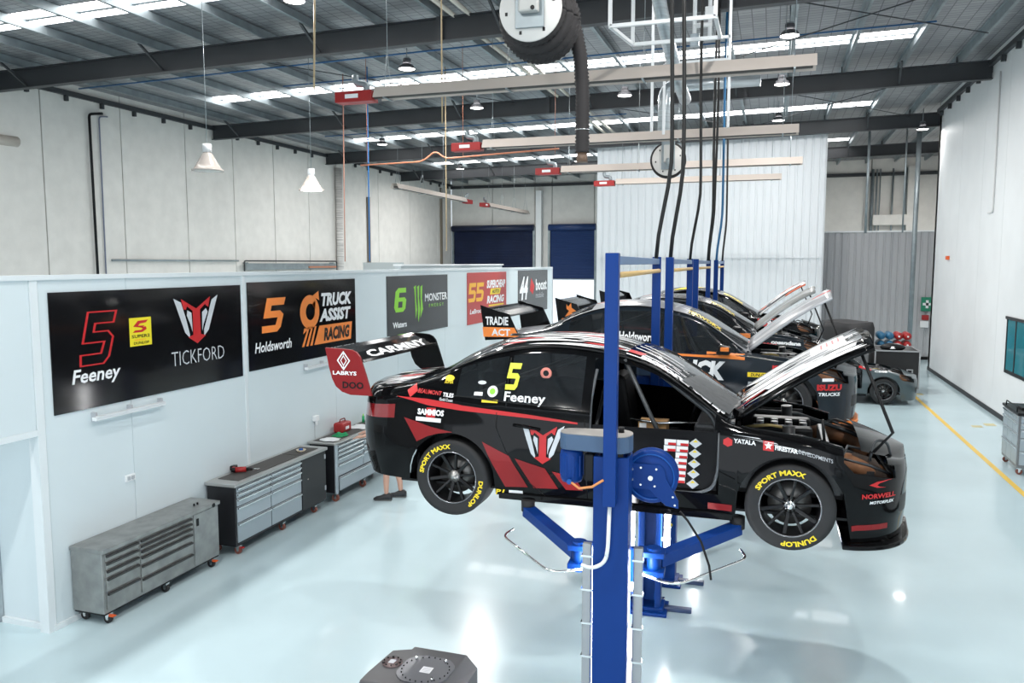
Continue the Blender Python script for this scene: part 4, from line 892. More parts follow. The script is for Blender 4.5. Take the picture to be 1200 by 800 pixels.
def wheel(rt, x, yface, front, side=-1, letters=True, rimlip=True):
    y = yface + .145 * (-side) ; t = MB().lathe([(r_, h * -side) for r_, h in tyre_prof], (x, y, .345), 'y', 48).build('wheel', rubber, rt)
    s = side
    k = MB(); k.lathe([(.232, s * .125), (.225, s * .10), (.215, s * .02), (.215, -s * .1)], (x, y, .345), 'y', 40); k.build('rim', rimm, t)
    MB().lathe([(.236, s * .127), (.238, s * .133), (.228, s * .131), (.226, s * .12)], (x, y, .345), 'y', 40).build('rim_edge', lip if rimlip else rimm, t)
    for i in range(10):
        a = 2 * PI * i / 10 + .15; ca, sa = math.cos(a), math.sin(a)
        MB().bar((x + .05 * ca, y + s * .05, .345 + .05 * sa), (x + .225 * ca, y + s * .10, .345 + .225 * sa), .030 if i % 2 else .022, .03, (0, 1, 0)).build('spoke', rimm, t, .005)
    MB().lathe([(0, s * .105), (.02, s * .105), (.026, s * .09), (.034, s * .085), (.055, s * .07), (.058, s * .03)], (x, y, .345), 'y', 20).build('centre_nut', chrome if front else steel, t)
    MB().lathe([(.06, -s * .01), (.17, -s * .01), (.17, -s * .04), (.06, -s * .04)], (x, y, .345), 'y', 32).build('brake_disc', mat('disc_steel', (.2, .19, .18), .4, .8), t)
    if letters:
        fn = lambda u, v: (x + u, y + s * .1475, .345 + v)
        for w_, deg, in (('SPORT MAXX', -42 if not front else -20), ('DUNLOP', 118 if not front else 165)): put2(ring_text(w_, .268, .040, deg), 'lettering', yellowp, t, fn, .03)
glassm = mat('car_glass', (.012, .014, .016), .04, alpha=.72, spec=.8)
glass2 = mat('car_glass_front', (.06, .065, .07), .06, alpha=.8, spec=.8)
tail = mat('tail_light_red', (.22, .006, .008), .12, coat=1)
carbon = mat('carbon', (.03, .032, .035), .3, noise=(60, .3, (1, 1, 1)))
def on_side(rt, lst, default=.0):
    for kind, data, m_, nm in lst:
        if kind == 'poly': put2(poly2(data), nm, m_, rt, side_fn(.004), .06)
        elif kind == 'text':
            s, x0, z0, x1, z1, slope, bold, sh = data; put2(fit(text2(s, bold, sh), x0, z0, x1, z1, slope), nm, m_, rt, side_fn(.007), .12)
        elif kind == 'raw': put2(data, nm, m_, rt, side_fn(.007), .08)
def rect(x0, z0, x1, z1, sl=0): return [(x0, z0), (x1, z0 + sl * (x1 - x0)), (x1, z1 + sl * (x1 - x0)), (x0, z1)]
def race_car(label, X, Y, Z, paint, top, hood_mat, splitter, roof_lip, sidelist, wing, detail=True, hood_ang=36, hood=True, bumper=True):
    rt = thing('race_car', label, 'car', (X, Y, Z), 0, 'race cars on the lifts' if hood else None)
    shell_mesh([(r_, s) for r_ in ('side', 'top', 'grille') for s in (-1, 1)], 'body_shell', [paint, top, black], rt, lambda r_: {'side': 0, 'top': 1, 'grille': 2}[r_])
    if not detail and bumper:
        shell_mesh([('door_side', -1)], 'front_door', [paint], rt); shell_mesh([('door_window', -1)], 'side_window', [glassm], rt)
    for s in (-1, 1):
        shell_mesh([('side_window', s)], 'side_window', [glassm], rt); shell_mesh([('tail_light', s)], 'tail_light', [tail], rt)
    shell_mesh([('rear_window', -1), ('rear_window', 1)], 'rear_window', [glassm], rt); shell_mesh([('windshield', -1), ('windshield', 1)], 'windshield', [glass2], rt)
    # window surround, drip rail, seams
    def edge(i0, i1, row, r_, m_, nm, s=-1, dz=0):
        P = [GRID[i][row] for i in range(i0, i1)]; P = [(x, (y - .004) * (-s), z + dz) for x, y, z in P]; return MB().tube(P, r_, 6).build(nm, m_, rt)
    cx = [colx(c)[0] for c in COLS]; ix = lambda x: min(range(len(cx)), key=lambda i: abs(cx[i] - x))
    for s in (-1, 1): edge(ix(-.1), ix(2.4), NA + NB, .009, black, 'drip_rail', s); edge(ix(.0), ix(1.22), NA + 1, .006, black, 'window_seal', s)
    # door gap of the rear door
    f = side_fn(.002)
    for ln in ([(.42, .96), (.42, .83), (.52, .62), (.72, .36), (.87, .24)], [(1.21, .95), (1.22, .6), (1.24, .26)], [(.50, 1.0), (.49, 1.2), (.485, 1.42)]): MB().tube([f(a, b) for a, b in ln], .005, 5).build('panel_gap', black, rt)
    if detail:
        h = MB().tube([f(.58, .86), tuple(Vector(f(.68, .855)) + Vector((0, -.02, 0))), f(.82, .835)], .014, 8).build('door_handle', gloss, rt)
    # floor, inner arches, sill and bulkheads
    k = MB(); k.box(-.55, -.80, .25, 3.3, .80, .27); k.build('floor_pan', black, rt)
    for c in (0, XW):
        for s in (-1, 1):
            P = [(c + AR * 1.01 * math.cos(a), .345 + AR * 1.01 * math.sin(a)) for a in [PI * i / 16 for i in range(17)]]
            k = MB(); k.add([(x, s * .885, z) for x, z in P] + [(x, s * .55, z) for x, z in P], [(i, i + 1, 18 + i, 17 + i) for i in range(16)]); k.add([(x, s * .55, z) for x, z in P], [tuple(range(17))]); k.build('wheel_arch_liner', black, rt)
    for s in (-1, 1): MB().box(.44, s * .83, .19, 2.44, s * .895, .25).build('side_skirt', gloss, rt, .01)
    MB().box(2.40, -.78, .26, 2.43, .78, .98).build('firewall', carbon, rt); MB().box(-.40, -.78, .26, -.37, .78, 1.10).build('rear_bulkhead', black, rt)
    # cabin: seat, roll cage, dashboard, wheel
    cage = mat('roll_cage', (.06, .065, .07), .4, .3)
    for s in (-1, 1):
        MB().tube(arc([(2.32, s * .72, .35), (2.28, s * .70, .98), (1.66, s * .56, 1.42), (1.2, s * .55, 1.47), (1.15, s * .68, .9), (1.15, s * .75, .3)], .12), .021, 8).build('cage_tube', cage, rt)
        MB().tube([(1.2, s * .55, 1.46), (.1, s * .5, 1.05), (-.3, s * .5, .6)], .02, 8).build('cage_tube', cage, rt)
    for P in ([(1.2, -.55, 1.47), (1.2, .55, 1.47)], [(1.66, -.56, 1.42), (1.66, .56, 1.42)], [(1.16, -.7, .35), (1.2, .5, 1.44)], [(2.28, -.7, .95), (2.28, .7, .95)], [(1.5, -.62, 1.44), (2.0, -.74, .45)], [(1.15, -.72, .75), (2.3, -.74, .62)], [(1.15, -.72, .45), (2.3, -.74, .78)]): MB().tube(P, .02, 8).build('cage_tube', cage, rt)
    k = MB().prism([(1.30, .30), (1.75, .30), (1.78, .40), (1.50, .42), (1.36, 1.18), (1.24, 1.2), (1.22, .5)], lambda u, v, d: (u, d, v), .15, .62); k.build('racing_seat', black, rt, .04)
    MB().box(2.1, -.7, .78, 2.38, .7, .93).build('dashboard', carbon, rt, .03); MB().tube([(2.02 + .05 * math.sin(a), .38 + .17 * math.cos(a), .88 + .17 * math.sin(a)) for a in [2 * PI * i / 20 for i in range(20)]], .014, 6, True).build('steering_wheel', black, rt)
    if detail:
        MB().prism([(1.60, 1.26), (1.74, 1.25), (1.71, 1.18), (1.63, 1.17)], lambda u, v, d: (u, d, v), .60, .62).build('orange_tag', orange, rt)
        bx = MB().box(1.62, -.60, .80, 1.86, -.4, .90).build('cardboard_box', gold, rt); MB().box(1.63, -.602, .81, 1.69, -.6005, .89).box(1.619, -.58, .81, 1.618, -.5, .89).build('label', whitep, bx)
        MB().tube([(1.55, -.6, .92), (1.8, -.62, .9), (2.2, -.55, .92)], .012, 6).build('chrome_cable', chrome, rt)
        # recessed door frame seam round the open doorway
        fr_ = side_fn(.0); dp = [(1.27, 1.35), (1.245, 1.1), (1.25, .8), (1.27, .5), (1.34, .40), (1.8, .385), (2.16, .39), (2.28, .45), (2.315, .6), (2.32, .9)]
        MB().tube(arc([tuple(Vector(fr_(a, b)) + Vector((0, .015, 0))) for a, b in dp], .06), .014, 8).build('door_frame', mat('door_seal_grey', (.10, .11, .12), .4), rt)
        MB().tube([(x, y + .02, z - .015) for x, y, z in [GRID[i][NA + NB] for i in range(ix(1.27), ix(2.30))]], .014, 8).build('door_frame', mat('door_seal_grey', (.10, .11, .12), .4), rt)
        p = MB().box(1.27, -.86, .42, 2.30, -.845, .90).build('inner_side_panel', mat('inner_panel', (.006, .006, .007), .45, spec=.15), rt)
        sx = 1.98
        for i in range(7):
            z = .80 - i * .052
            for (dx, n_) in ((0, 0), (-.10, 1)):
                if n_ and i > 1: continue
                MB().box(sx + dx - .004 * i, -.865, z - .026 , sx + dx + .095 - .004 * i, -.861, z + .02).build('sticker', whitep, p); MB().box(sx + dx + .03 - .004 * i, -.868, z - .026, sx + dx + .094 - .004 * i, -.866, z - .006).build('sticker_band', redp, p)
        for i in range(5):
            z = .80 - i * .085; x = 2.13 - .004 * i
            MB().prism([(x - .05, z), (x, z + .04), (x + .05, z), (x, z - .04)], lambda u, v, d: (u, d, v), -.866, -.861).build('diamond_badge', silverp, p); MB().prism([(x - .02, z + .01), (x, z + .03), (x + .02, z + .01)], lambda u, v, d: (u, d, v), -.869, -.867).build('badge_tip', yellowp, p)
    # wheels
    for x in (0, XW):
        if detail or x or True:
            for s in (-1, 1): wheel(rt, x, s * .925, x > 0, s, detail and s < 0)
    # rear wing
    wg = bpy.data.objects.new('rear_wing', None); C.objects.link(wg); wg.parent = rt
    ep, em, inner = wing['shape'], wing['mat'], wing['inner']
    for s in (-1, 1): MB().prism(ep, lambda u, v, d: (u, d, v), s * .86, s * .885).build('endplate', em if s < 0 else inner, wg, .003)
    af = [(-1.17, 1.435), (-1.15, 1.455), (-1.02, 1.425), (-.90, 1.37), (-.885, 1.345), (-1.0, 1.385), (-1.12, 1.415)]
    MB().prism(af, lambda u, v, d: (u, d, v), -.86, .86).build('main_plane', wing['plane'], wg)
    MB().prism([(-1.26, 1.47), (-1.20, 1.475), (-1.13, 1.45), (-1.14, 1.44), (-1.22, 1.455)], lambda u, v, d: (u, d, v), -.86, .86).build('flap', gloss, wg)
    for s_, a_, m_ in wing['text']:
        put2(fit(text2(s_, .03), *a_), 'lettering', m_, wg, lambda u, v: (u, -.889, v))
    for t_, m_ in wing.get('logo', []): put2(t_, 'logo', m_, wg, lambda u, v: (u, -.8885, v))
    if wing.get('plane_text'): put2(fit(text2(wing['plane_text'], .04, .2), -.66, 0, .70, .11), 'lettering', whitep, wg, lambda u, v: (-.905 - v, u, 1.376 + v * .46))
    # front bumper, splitter
    if bumper:
        pts = [(XF0 + .16, -.93)] + [(XF0 + .16 + .56 * math.sin(a), -.93 * math.cos(a) ** .62) for a in [PI / 2 * i / 14 for i in range(1, 14)]] + [(XF0 + .74, 0)]
        pts = pts + [(x, -y) for x, y in pts[-2::-1]]
        MB().prism(pts, lambda u, v, d: (u, v, d), .055, .095).build('splitter', splitter, rt, .012)
    # engine bay
    MB().box(2.45, -.62, .40, 3.38, .62, .44).build('engine_tray', black, rt)
    for s in (-1, 1):
        MB().box(2.45, s * .66, .42, 3.0, s * .70, .86).box(3.0, s * .66, .42, 3.25, s * .70, .76).box(3.25, s * .6, .42, 3.5, s * .64, .62).build('inner_fender', carbon, rt); MB().tube([(2.45, s * .5, .86), (2.95, s * .52, .84), (3.42, s * .50, .70), (3.62, s * .48, .60)], .02, 8).build('brace_tube', cage, rt)
        MB().cyl((2.87, s * .52, .5), (2.85, s * .50, .92), .05, 14).build('strut_tower', mat('engine_dark', (.05, .05, .052), .45, .4), rt)
        # ducting shown where the headlight is missing
        MB().tube(arc([(3.05, s * .60, .62), (3.25, s * .60, .68), (3.45, s * .56, .62), (3.60, s * .46, .52)], .1), .085, 12).build('brake_duct', brown, rt)
        MB().prism([(3.24, .50), (3.34, .76), (3.50, .72), (3.62, .55)], lambda u, v, d: (u, d, v), s * .60, s * .615).build('headlight_bucket', mat('bucket_dark', (.05, .03, .02), .5), rt)
        MB().tube([(3.24, s * .80, .745), (3.45, s * .73, .69), (3.62, s * .60, .60), (3.52, s * .45, .74), (3.3, s * .58, .80)], .012, 6, True).build('headlight_frame', cage, rt)
    MB().box(2.55, -.24, .44, 3.05, .24, .80).build('engine_block', mat('engine_dark', (.05, .05, .052), .45, .4), rt, .04)
    for s in (-1, 1):
        MB().bar((2.55, s * .22, .80), (3.05, s * .22, .80), .16, .12).build('valve_cover', black, rt, .02)
        for i in range(4): MB().cyl((2.62 + i * .12, s * .06, .80), (2.62 + i * .12, s * .06, .87), .032, 10).build('intake_trumpet', mat('trumpet_grey', (.14, .14, .15), .35, .6), rt)
    MB().box(3.12, -.42, .36, 3.18, .42, .78).build('radiator', alu, rt, .01); MB().tube([(3.05, -.1, .7), (3.12, -.3, .74), (3.3, -.35, .6)], .03, 8).build('coolant_hose', black, rt)
    MB().tube(arc([(2.5, -.45, .88), (2.7, -.5, .92), (2.9, -.35, .86)], .05), .014, 6).build('wire_loom', mat('loom_gold', (.4, .3, .12), .4), rt); MB().cyl((2.56, -.56, .86), (2.66, -.58, .86), .03, 10).build('reservoir', mat('reservoir', (.35, .3, .25), .4), rt)
    if detail:
        MB().tube(arc([(3.46, -.62, .70), (3.50, -.56, .86), (3.60, -.5, .84), (3.66, -.45, .62)], .05), .012, 6).build('headlight_frame', cage, rt)
        MB().cyl((3.12, -.66, .84), (3.10, -.66, 1.02), .012, 6).build('bonnet_pin', black, rt)
    # bonnet
    if hood:
        a = math.radians(hood_ang)
        nu, nv = 14, 12; vs = []
        bx_, bz_ = 2.44, 1.0; Lh = 1.24
        for i in range(nu + 1):
            u = i / nu
            for j in range(nv + 1):
                v = j / nv * 2 - 1; wd = .72 - .05 * u; ln = Lh * u * (1 - .05 * v * v * u); crown = .045 * (1 - v * v) - .10 * u ** 3 + .018 * (abs(abs(v) - .55) < .12)
                vs.append((bx_ + ln * math.cos(a) - crown * math.sin(a), v * wd, bz_ + ln * math.sin(a) + crown * math.cos(a)))
        k = MB(); k.smooth = True; k.add(vs, [(i * (nv + 1) + j, (i + 1) * (nv + 1) + j, (i + 1) * (nv + 1) + j + 1, i * (nv + 1) + j + 1) for i in range(nu) for j in range(nv)])
        hd = k.build('bonnet', [hood_mat, carbon], rt, fixn=False); md = hd.modifiers.new('t', 'SOLIDIFY'); md.thickness = .03; md.material_offset = 1; md.material_offset_rim = 0
        def hfn(u, v, off=.012): # u along, v across
            w_ = max(-1, min(1, v / .70)); crown = .045 * (1 - w_ * w_) - .10 * (u / Lh) ** 3 + off
            return (bx_ + u * math.cos(a) - crown * math.sin(a), v, bz_ + u * math.sin(a) + crown * math.cos(a))
        if detail:
            put2(poly2([(.74, -.26), (1.04, -.32), (1.06, .24), (.76, .28)]), 'paper_notice', whitep, hd, lambda u, v: hfn(u, v, .024), .1)
            for i in range(4): put2(poly2([(.84 + i * .05, -.14), (.855 + i * .05, -.14), (.865 + i * .05, .12), (.85 + i * .05, .12)]), 'notice_line', mat('pink_print', (.85, .3, .3), .5), hd, lambda u, v: hfn(u, v, .030), .1)
            put2(poly2([(.02, -.56), (.5, -.34), (.75, -.30), (.78, -.35), (.5, -.44)]), 'red_stripe', redp, hd, lambda u, v: hfn(u, v, .022), .08)
            MB().tube([hfn(1.05, -.3, .03), hfn(1.12, -.3, .06), hfn(1.16, -.22, .03)], .006, 5).build('hood_pin', chrome, hd)
        tip = hfn(1.08, -.62, -.03); mid = (tip[0] + .25, -.66, tip[2] - .62); end = (3.48, -.66, .78)
        MB().tube([tip, mid, end], .013, 8).build('bonnet_stay', black, rt)
    # cowl at the foot of the screen and a loose carbon cover
    if detail:
        f2 = top_fn(.03)
        P = [(1.98, -.60), (2.38, -.66), (2.46, -.1), (2.10, -.02)]; put2(poly2(P), 'carbon_cover', mat('carbon_matte', (.10, .105, .11), .28, noise=(20, .25, (1, 1, 1))), rt, lambda u, v: top_fn(.022)(u, v), .1)
        for i in range(5): put2(poly2([(1.50 + i * .02, -.56 + i * .13), (1.95, -.60 + i * .13), (1.95, -.585 + i * .13), (1.50 + i * .02, -.535 + i * .13)]), 'screen_stripe', whitep, rt, top_fn(.012), .06)
        put2(poly2([(1.50, -.50), (1.62, -.5), (1.66, -.4), (1.52, -.42)]), 'red_mark', redp, rt, top_fn(.016), .06)
        MB().lathe([(.0, .0), (.05, .015), (.065, .0)], (.32, .0, 1.56)).build('roof_fin', black, rt)
        # number plate box on rear quarter, mirror, intake ring on the window
        r_ = side_fn(.01)(.83, 1.30); MB().lathe([(.026, -.006), (.05, -.008), (.05, .004)], (r_[0], r_[1], r_[2]), 'y', 24).build('duct_ring', mat('ring_pink', (.75, .25, .2), .4), rt); MB().lathe([(0, -.002), (.03, -.004)], (r_[0], r_[1], r_[2]), 'y', 20).build('duct_hole', black, rt)
    for s in (-1, 1):
        if detail and s < 0: continue
        mr = MB().prism([(2.02, .95), (2.20, .94), (2.22, 1.04), (2.06, 1.07)], lambda u, v, d: (u, d, v), s * .90, s * 1.08).build('door_mirror', black, rt, .03)
        if not detail: MB().box(2.08, s * 1.0, .99, 2.19, s * 1.085, 1.045).build('mirror_cap', roof_lip, mr, .01)
    on_side(rt, sidelist)
    return rt
EP1 = [(-1.28, 1.475), (-1.10, 1.47), (-1.0, 1.462), (-.95, 1.44), (-.915, 1.40), (-.86, 1.24), (-.80, 1.04), (-1.02, 1.04), (-1.11, 1.065), (-1.175, 1.115), (-1.215, 1.19), (-1.24, 1.28)]
sqd = lambda c, w_, h: [(c[0] - w_, c[1]), (c[0], c[1] + h), (c[0] + w_, c[1]), (c[0], c[1] - h)]
wing1 = dict(shape=EP1, mat=dredp, inner=gloss, plane=gloss, plane_text='CARMNY', text=[('LABRYS', (-1.20, 1.225, -.95, 1.262), whitep), ('DOO', (-1.10, 1.10, -.88, 1.165), black)],
             logo=[(stroke2(sqd((-1.085, 1.36), .062, .082), .012), whitep), (stroke2(sqd((-1.085, 1.36), .03, .045), .008), whitep), (stroke2([(-1.085, 1.405), (-1.085, 1.44)], .008, False), whitep), (stroke2([(-1.085, 1.28), (-1.085, 1.315)], .008, False), whitep)])
top1 = gloss; _ = streak_mat('streak_livery', (.008, .008, .01), (.8, .82, .84), (.5, .02, .02), 1.0, 5.5, .51, .66)
hood1 = gloss; _ = streak_mat('streak_livery_bonnet', (.01, .01, .012), (.82, .83, .84), (.55, .05, .05), 1.1, 6, .51, .66)
side1 = [('poly', [(-.56, 1.05), (-.25, 1.04), (.095, 1.00), (.726, .955), (1.15, .915), (1.15, .90), (.726, .925), (.094, .955), (-.236, .985)], redp, 'red_stripe'),
  ('poly', [(-.469, .867), (-.192, .798), (.02, .765), (-.12, .745), (-.22, .715), (-.328, .66)], dredp, 'red_panel'),
  ('poly', [(.30, .70), (.544, .589), (.708, .314), (.504, .303), (.40, .50)], dredp, 'red_panel'), ('poly', [(.598, .57), (.869, .501), (.983, .324), (.762, .311)], dredp, 'red_panel'), ('poly', [(.93, .48), (1.133, .441), (1.201, .328), (1.051, .322)], dredp, 'red_panel'),
  ('raw', xf(EMB_WH, .19, .17, .85, .71), silverp, 'emblem'), ('raw', xf(EMB_RED, .19, .17, .85, .71), redp, 'emblem'),
  ('text', ('P1', .409, .236, .50, .278, 0, .03, .2), yellowp, 'lettering'), ('poly', rect(.535, .235, .66, .275), whitep, 'label'),
  ('poly', rect(-.25, .88, -.16, .965), redp, 'logo_square'), ('text', ('SAMMIOS', -.335, .90, -.075, .955, -.02, .05, 0), whitep, 'lettering'), ('poly', rect(-.35, .845, -.10, .88, -.02), whitep, 'label'),
  ('poly', sqd((-.42, 1.10), .055, .055), redp, 'logo_diamond'), ('text', ('BEAUMONT', -.36, 1.085, -.12, 1.12, -.06, .02, 0), redp, 'lettering'), ('text', ('TILES', -.105, 1.065, .0, 1.10, -.06, .03, 0), whitep, 'lettering'), ('text', ('Gold Coast', -.13, 1.03, .0, 1.055, -.06, .01, 0), whitep, 'lettering'),
  ('poly', ell(-.08, 1.22, .05, .025), yellowp, 'badge'), ('text', ('SUPER', -.12, 1.175, -.03, 1.20, 0, .02, 0), yellowp, 'lettering'),
  ('raw', fit(poly2(FIVE), .47, 1.15, .60, 1.375), mat('fluoro_yellow', (.68, .74, .03), .4), 'number'), ('text', ('Feeney', .475, 1.03, .85, 1.135, -.02, .02, 0), whitep, 'lettering'),
  ('poly', ell(.36, 1.13, .048, .048), whitep, 'badge'), ('raw', poly2(ell(.36, 1.13, .026, .026)), greenp, 'badge_centre'), ('poly', rect(.27, 1.035, .42, 1.06), yellowp, 'label'), ('poly', rect(.19, 1.09, .27, 1.12), whitep, 'label'), ('poly', ell(.25, 1.20, .04, .016), silverp, 'badge'), ('text', ('YATALA', 2.43, .835, 2.60, .87, -.05, .04, 0), whitep, 'lettering'),
  ('poly', [(2.35, .855), (2.385, .875), (2.42, .855), (2.42, .815), (2.385, .80), (2.35, .82)], redp, 'logo_hexagon'),
  ('poly', rect(2.655, .795, 2.735, .87, -.05), redp, 'logo_square'), ('raw', (lambda P: poly2(P))([(2.695 + (.033 if i % 2 == 0 else .014) * math.sin(2 * PI * i / 10), .832 + (.033 if i % 2 == 0 else .014) * math.cos(2 * PI * i / 10)) for i in range(10)]), whitep, 'logo_star'),
  ('text', ('FIRESTAR', 2.745, .805, 2.915, .84, -.12, .04, 0), whitep, 'lettering'), ('text', ('DEVELOPMENTS', 2.92, .79, 3.17, .82, -.24, .01, 0), greyp, 'lettering'),
  ('text', ('NORWELL', 3.39, .455, 3.65, .495, 0, .04, 0), redp, 'lettering'), ('text', ('MOTORPLEX', 3.45, .41, 3.64, .435, 0, .03, .2), whitep, 'lettering'),
  ('poly', [(3.44, .565), (3.50, .59), (3.62, .60), (3.52, .578), (3.50, .562), (3.52, .55), (3.57, .54), (3.50, .542)], redp, 'logo_swoosh'),
  ('poly', rect(2.24, .27, 2.43, .325), dredp, 'red_band'), ('poly', rect(3.30, .195, 3.60, .24), dredp, 'red_band')]
for k_ in range(4): side1.append(('poly', [(2.40 + k_ * .1, .90 - k_ * .02), (2.62 + k_ * .13, .885 - k_ * .03), (2.64 + k_ * .13, .877 - k_ * .03)], whitep, 'white_fleck'))
c1 = race_car('black race car with a red rear wing endplate on the nearest lift', -2.68, 7.37, 1.59, gloss, top1, hood1, gloss, black, side1, wing1)
def strokes(n, x0, x1, y0, y1, seed, lmin, lmax, wmin, wmax, skip=None):
    rr = random.Random(seed); out = []
    for _ in range(n):
        Ls = rr.uniform(lmin, lmax); ws = rr.uniform(wmin, wmax); cx_ = rr.uniform(x0 + Ls / 2, x1 - Ls / 2); cy_ = rr.uniform(y0 + .03, y1 - .03)
        if skip and skip(cx_, cy_, Ls): continue
        k_ = rr.uniform(-.05, .05)
        out.append(poly2([(cx_ + a * Ls, cy_ + b * ws + k_ * a * Ls) for a, b in ((-.5, 0), (-.32, -.4), (.1, -.55), (.36, -.4), (.5, .1), (.3, .42), (-.1, .5), (-.38, .4))]))
    return join2(*out)
for n_, box_, sd in ((46, (.30, 1.58, -.58, .58), 3), (26, (-1.02, -.46, -.64, .64), 5)):
    q = put2(strokes(n_, *box_, sd, .18 if sd == 5 else .3, .45 if sd == 5 else .75, .02, .05), 'livery_streaks', whitep, c1, top_fn(.007), .12); q['kind'] = 'stuff'
    q = put2(strokes(n_ // 6, *box_, sd + 20, .2, .4, .03, .05), 'livery_streaks', redp, c1, top_fn(.010), .12); q['kind'] = 'stuff'
bon = [o_2 for o_2 in c1.children if o_2.name.startswith('bonnet') and 'stay' not in o_2.name and 'pin' not in o_2.name][0]
ab = math.radians(36)
def bfn(off):
    def f(u, v):
        w_ = max(-1, min(1, v / .70)); cr = .045 * (1 - w_ * w_) - .10 * (u / 1.24) ** 3 + .018 * (abs(abs(w_) - .55) < .16) + off
        return (2.44 + u * math.cos(ab) - cr * math.sin(ab), v, 1.0 + u * math.sin(ab) + cr * math.cos(ab))
    return f
q = put2(strokes(88, .03, 1.20, -.66, .66, 9, .25, .75, .02, .06), 'livery_streaks', whitep, bon, bfn(.010), .1); q['kind'] = 'stuff'
q = put2(strokes(12, .03, 1.15, -.6, .6, 31, .25, .5, .03, .06), 'livery_streaks', mat('grey_streak', (.35, .36, .38), .4), bon, bfn(.013), .1); q['kind'] = 'stuff'
# pillar lettering follows the windscreen edge
pts = [GRID[i][NA + NB] for i in range(len(COLS)) if COLS[i][0] == 'm' and 1.60 < COLS[i][1] < 2.38]
tx, fx = fit(text2('motorcreenays', .06, .2), 0, 0, 1, .17)
def pil(u, v):
    s = u * (len(pts) - 1); i = min(int(s), len(pts) - 2); p = Vector(pts[i]).lerp(Vector(pts[i + 1]), s - i); y = p.y + .018 + v
    return top_fn(.012)(p.x, y)
put2((tx, fx), 'lettering', whitep, c1, pil, .1)
EP2 = [(-1.25, 1.52), (-1.06, 1.46), (-.82, 1.40), (-.66, 1.06), (-1.18, 1.02)]
grey2 = mat('graphite_paint', (.03, .037, .045), .2, spec=.3); navy3 = mat('slate_paint', (.012, .018, .025), .18, spec=.3)
top2 = streak_mat('grey_streak_livery', (.28, .29, .31), (.55, .56, .58), (.6, .25, .22), .9, 6, .52, .64); hood2 = streak_mat('silver_bonnet', (.42, .43, .45), (.62, .63, .65), (.7, .12, .10), .8, 5, .50, .67)
S2 = [('poly', [(-.2, 1.01), (1.2, .935), (2.02, .915), (2.02, .885), (1.2, .905), (-.2, .985)], orangep, 'orange_line'), ('poly', rect(1.90, .89, 2.38, .965, -.04), orangep, 'orange_panel'),
  ('text', ('TRUCK', 1.30, .62, 2.14, .87, -.03, .06, .15), whitep, 'lettering'), ('text', ('ASSIST', 1.30, .34, 2.14, .57, -.03, .06, .15), whitep, 'lettering'), ('text', ('Holdsworth', .73, 1.075, 1.24, 1.19, -.03, .03, 0), whitep, 'lettering'),
  ('poly', rect(2.42, .66, 2.68, .72), yellowp, 'label'), ('text', ('DUNLOP', 2.46, .67, 2.65, .71, 0, .03, .2), black, 'lettering'), ('poly', rect(2.43, .56, 2.58, .60), greyp, 'label'), ('poly', rect(2.43, .48, 2.58, .52), greyp, 'label'),
  ('text', ('ISUZU', 2.72, .76, 3.02, .82, 0, .06, 0), redp, 'lettering'), ('text', ('ISUZU', 3.26, .52, 3.56, .60, 0, .06, 0), redp, 'lettering'), ('text', ('TRUCKS', 3.28, .45, 3.54, .495, 0, .04, .1), whitep, 'lettering'), ('text', ('AMARI', -.3, 1.08, -.05, 1.115, 0, .02, 0), whitep, 'lettering'),
  ('poly', rect(3.32, .635, 3.46, .675), whitep, 'label'), ('poly', [(2.50, .42), (2.56, .40), (2.56, .34), (2.50, .31), (2.44, .34), (2.44, .40)], whitep, 'badge')]
w2 = dict(shape=EP2, mat=gloss, inner=gloss, plane=grey2, text=[('TRADIE', (-1.17, 1.24, -.83, 1.36), whitep), ('ACT', (-1.08, 1.09, -.80, 1.19), whitep)], logo=[(poly2([(-1.20, 1.07), (-.67, 1.08), (-.74, 1.21), (-1.215, 1.21)]), orangep)])
c2 = race_car('graphite and orange race car with white name lettering, on the second lift', -2.68, 11.47, 1.74, navy3, top2, hood2, orangep, orangep, S2, w2, False, 40)
put2(fit(text2('TEKWORX', .05), 0, 0, 1, .17), 'lettering', yellowp, c2, lambda u, v: Vector(pil(u * .55, v)) + Vector((0, 0, .01)), .2)
w3 = dict(shape=EP2, mat=gloss, inner=gloss, plane=grey2, text=[('Sco', (-1.12, 1.07, -.86, 1.13), orangep)], logo=[(poly2([(-1.05, 1.16), (-.98, 1.18), (-.86, 1.15), (-.86, 1.22), (-.93, 1.24), (-.83, 1.27), (-.92, 1.33), (-.93, 1.42), (-.99, 1.35), (-1.02, 1.40), (-1.02, 1.31), (-.97, 1.27)]), orangep)])
S3 = [('text', ('BOSCH', 2.5, .70, 2.8, .78, 0, .05, 0), redp, 'lettering'), ('text', ('cosandana', 2.7, .76, 3.2, .83, -.05, .06, .1), whitep, 'lettering'), ('poly', rect(2.0, .85, 2.35, .93), orangep, 'orange_panel'), ('poly', [(0, 1.0), (1.2, .93), (1.2, .91), (0, .98)], redp, 'red_line')]
hood3 = streak_mat('grey_bonnet', (.30, .31, .30), (.45, .46, .46), (.35, .33, .28), .8, 4, .52, .66); top3 = streak_mat('dark_streak_livery', (.06, .065, .07), (.4, .42, .44), (.6, .3, .25), .9, 7, .55, .66)
c3 = race_car('dark race car with an orange deer head on its wing, third in the row', -2.68, 15.57, 1.68, navy3, top3, hood3, gloss, black, S3, w3, False, 40)
put2(fit(text2('TEKWORX', .05), 0, 0, 1, .17), 'lettering', yellowp, c3, lambda u, v: Vector(pil(u * .55, v)) + Vector((0, 0, .01)), .2)
w4 = dict(shape=EP2, mat=gloss, inner=gloss, plane=gloss, text=[('BP', (-1.1, 1.1, -.9, 1.25), whitep)])
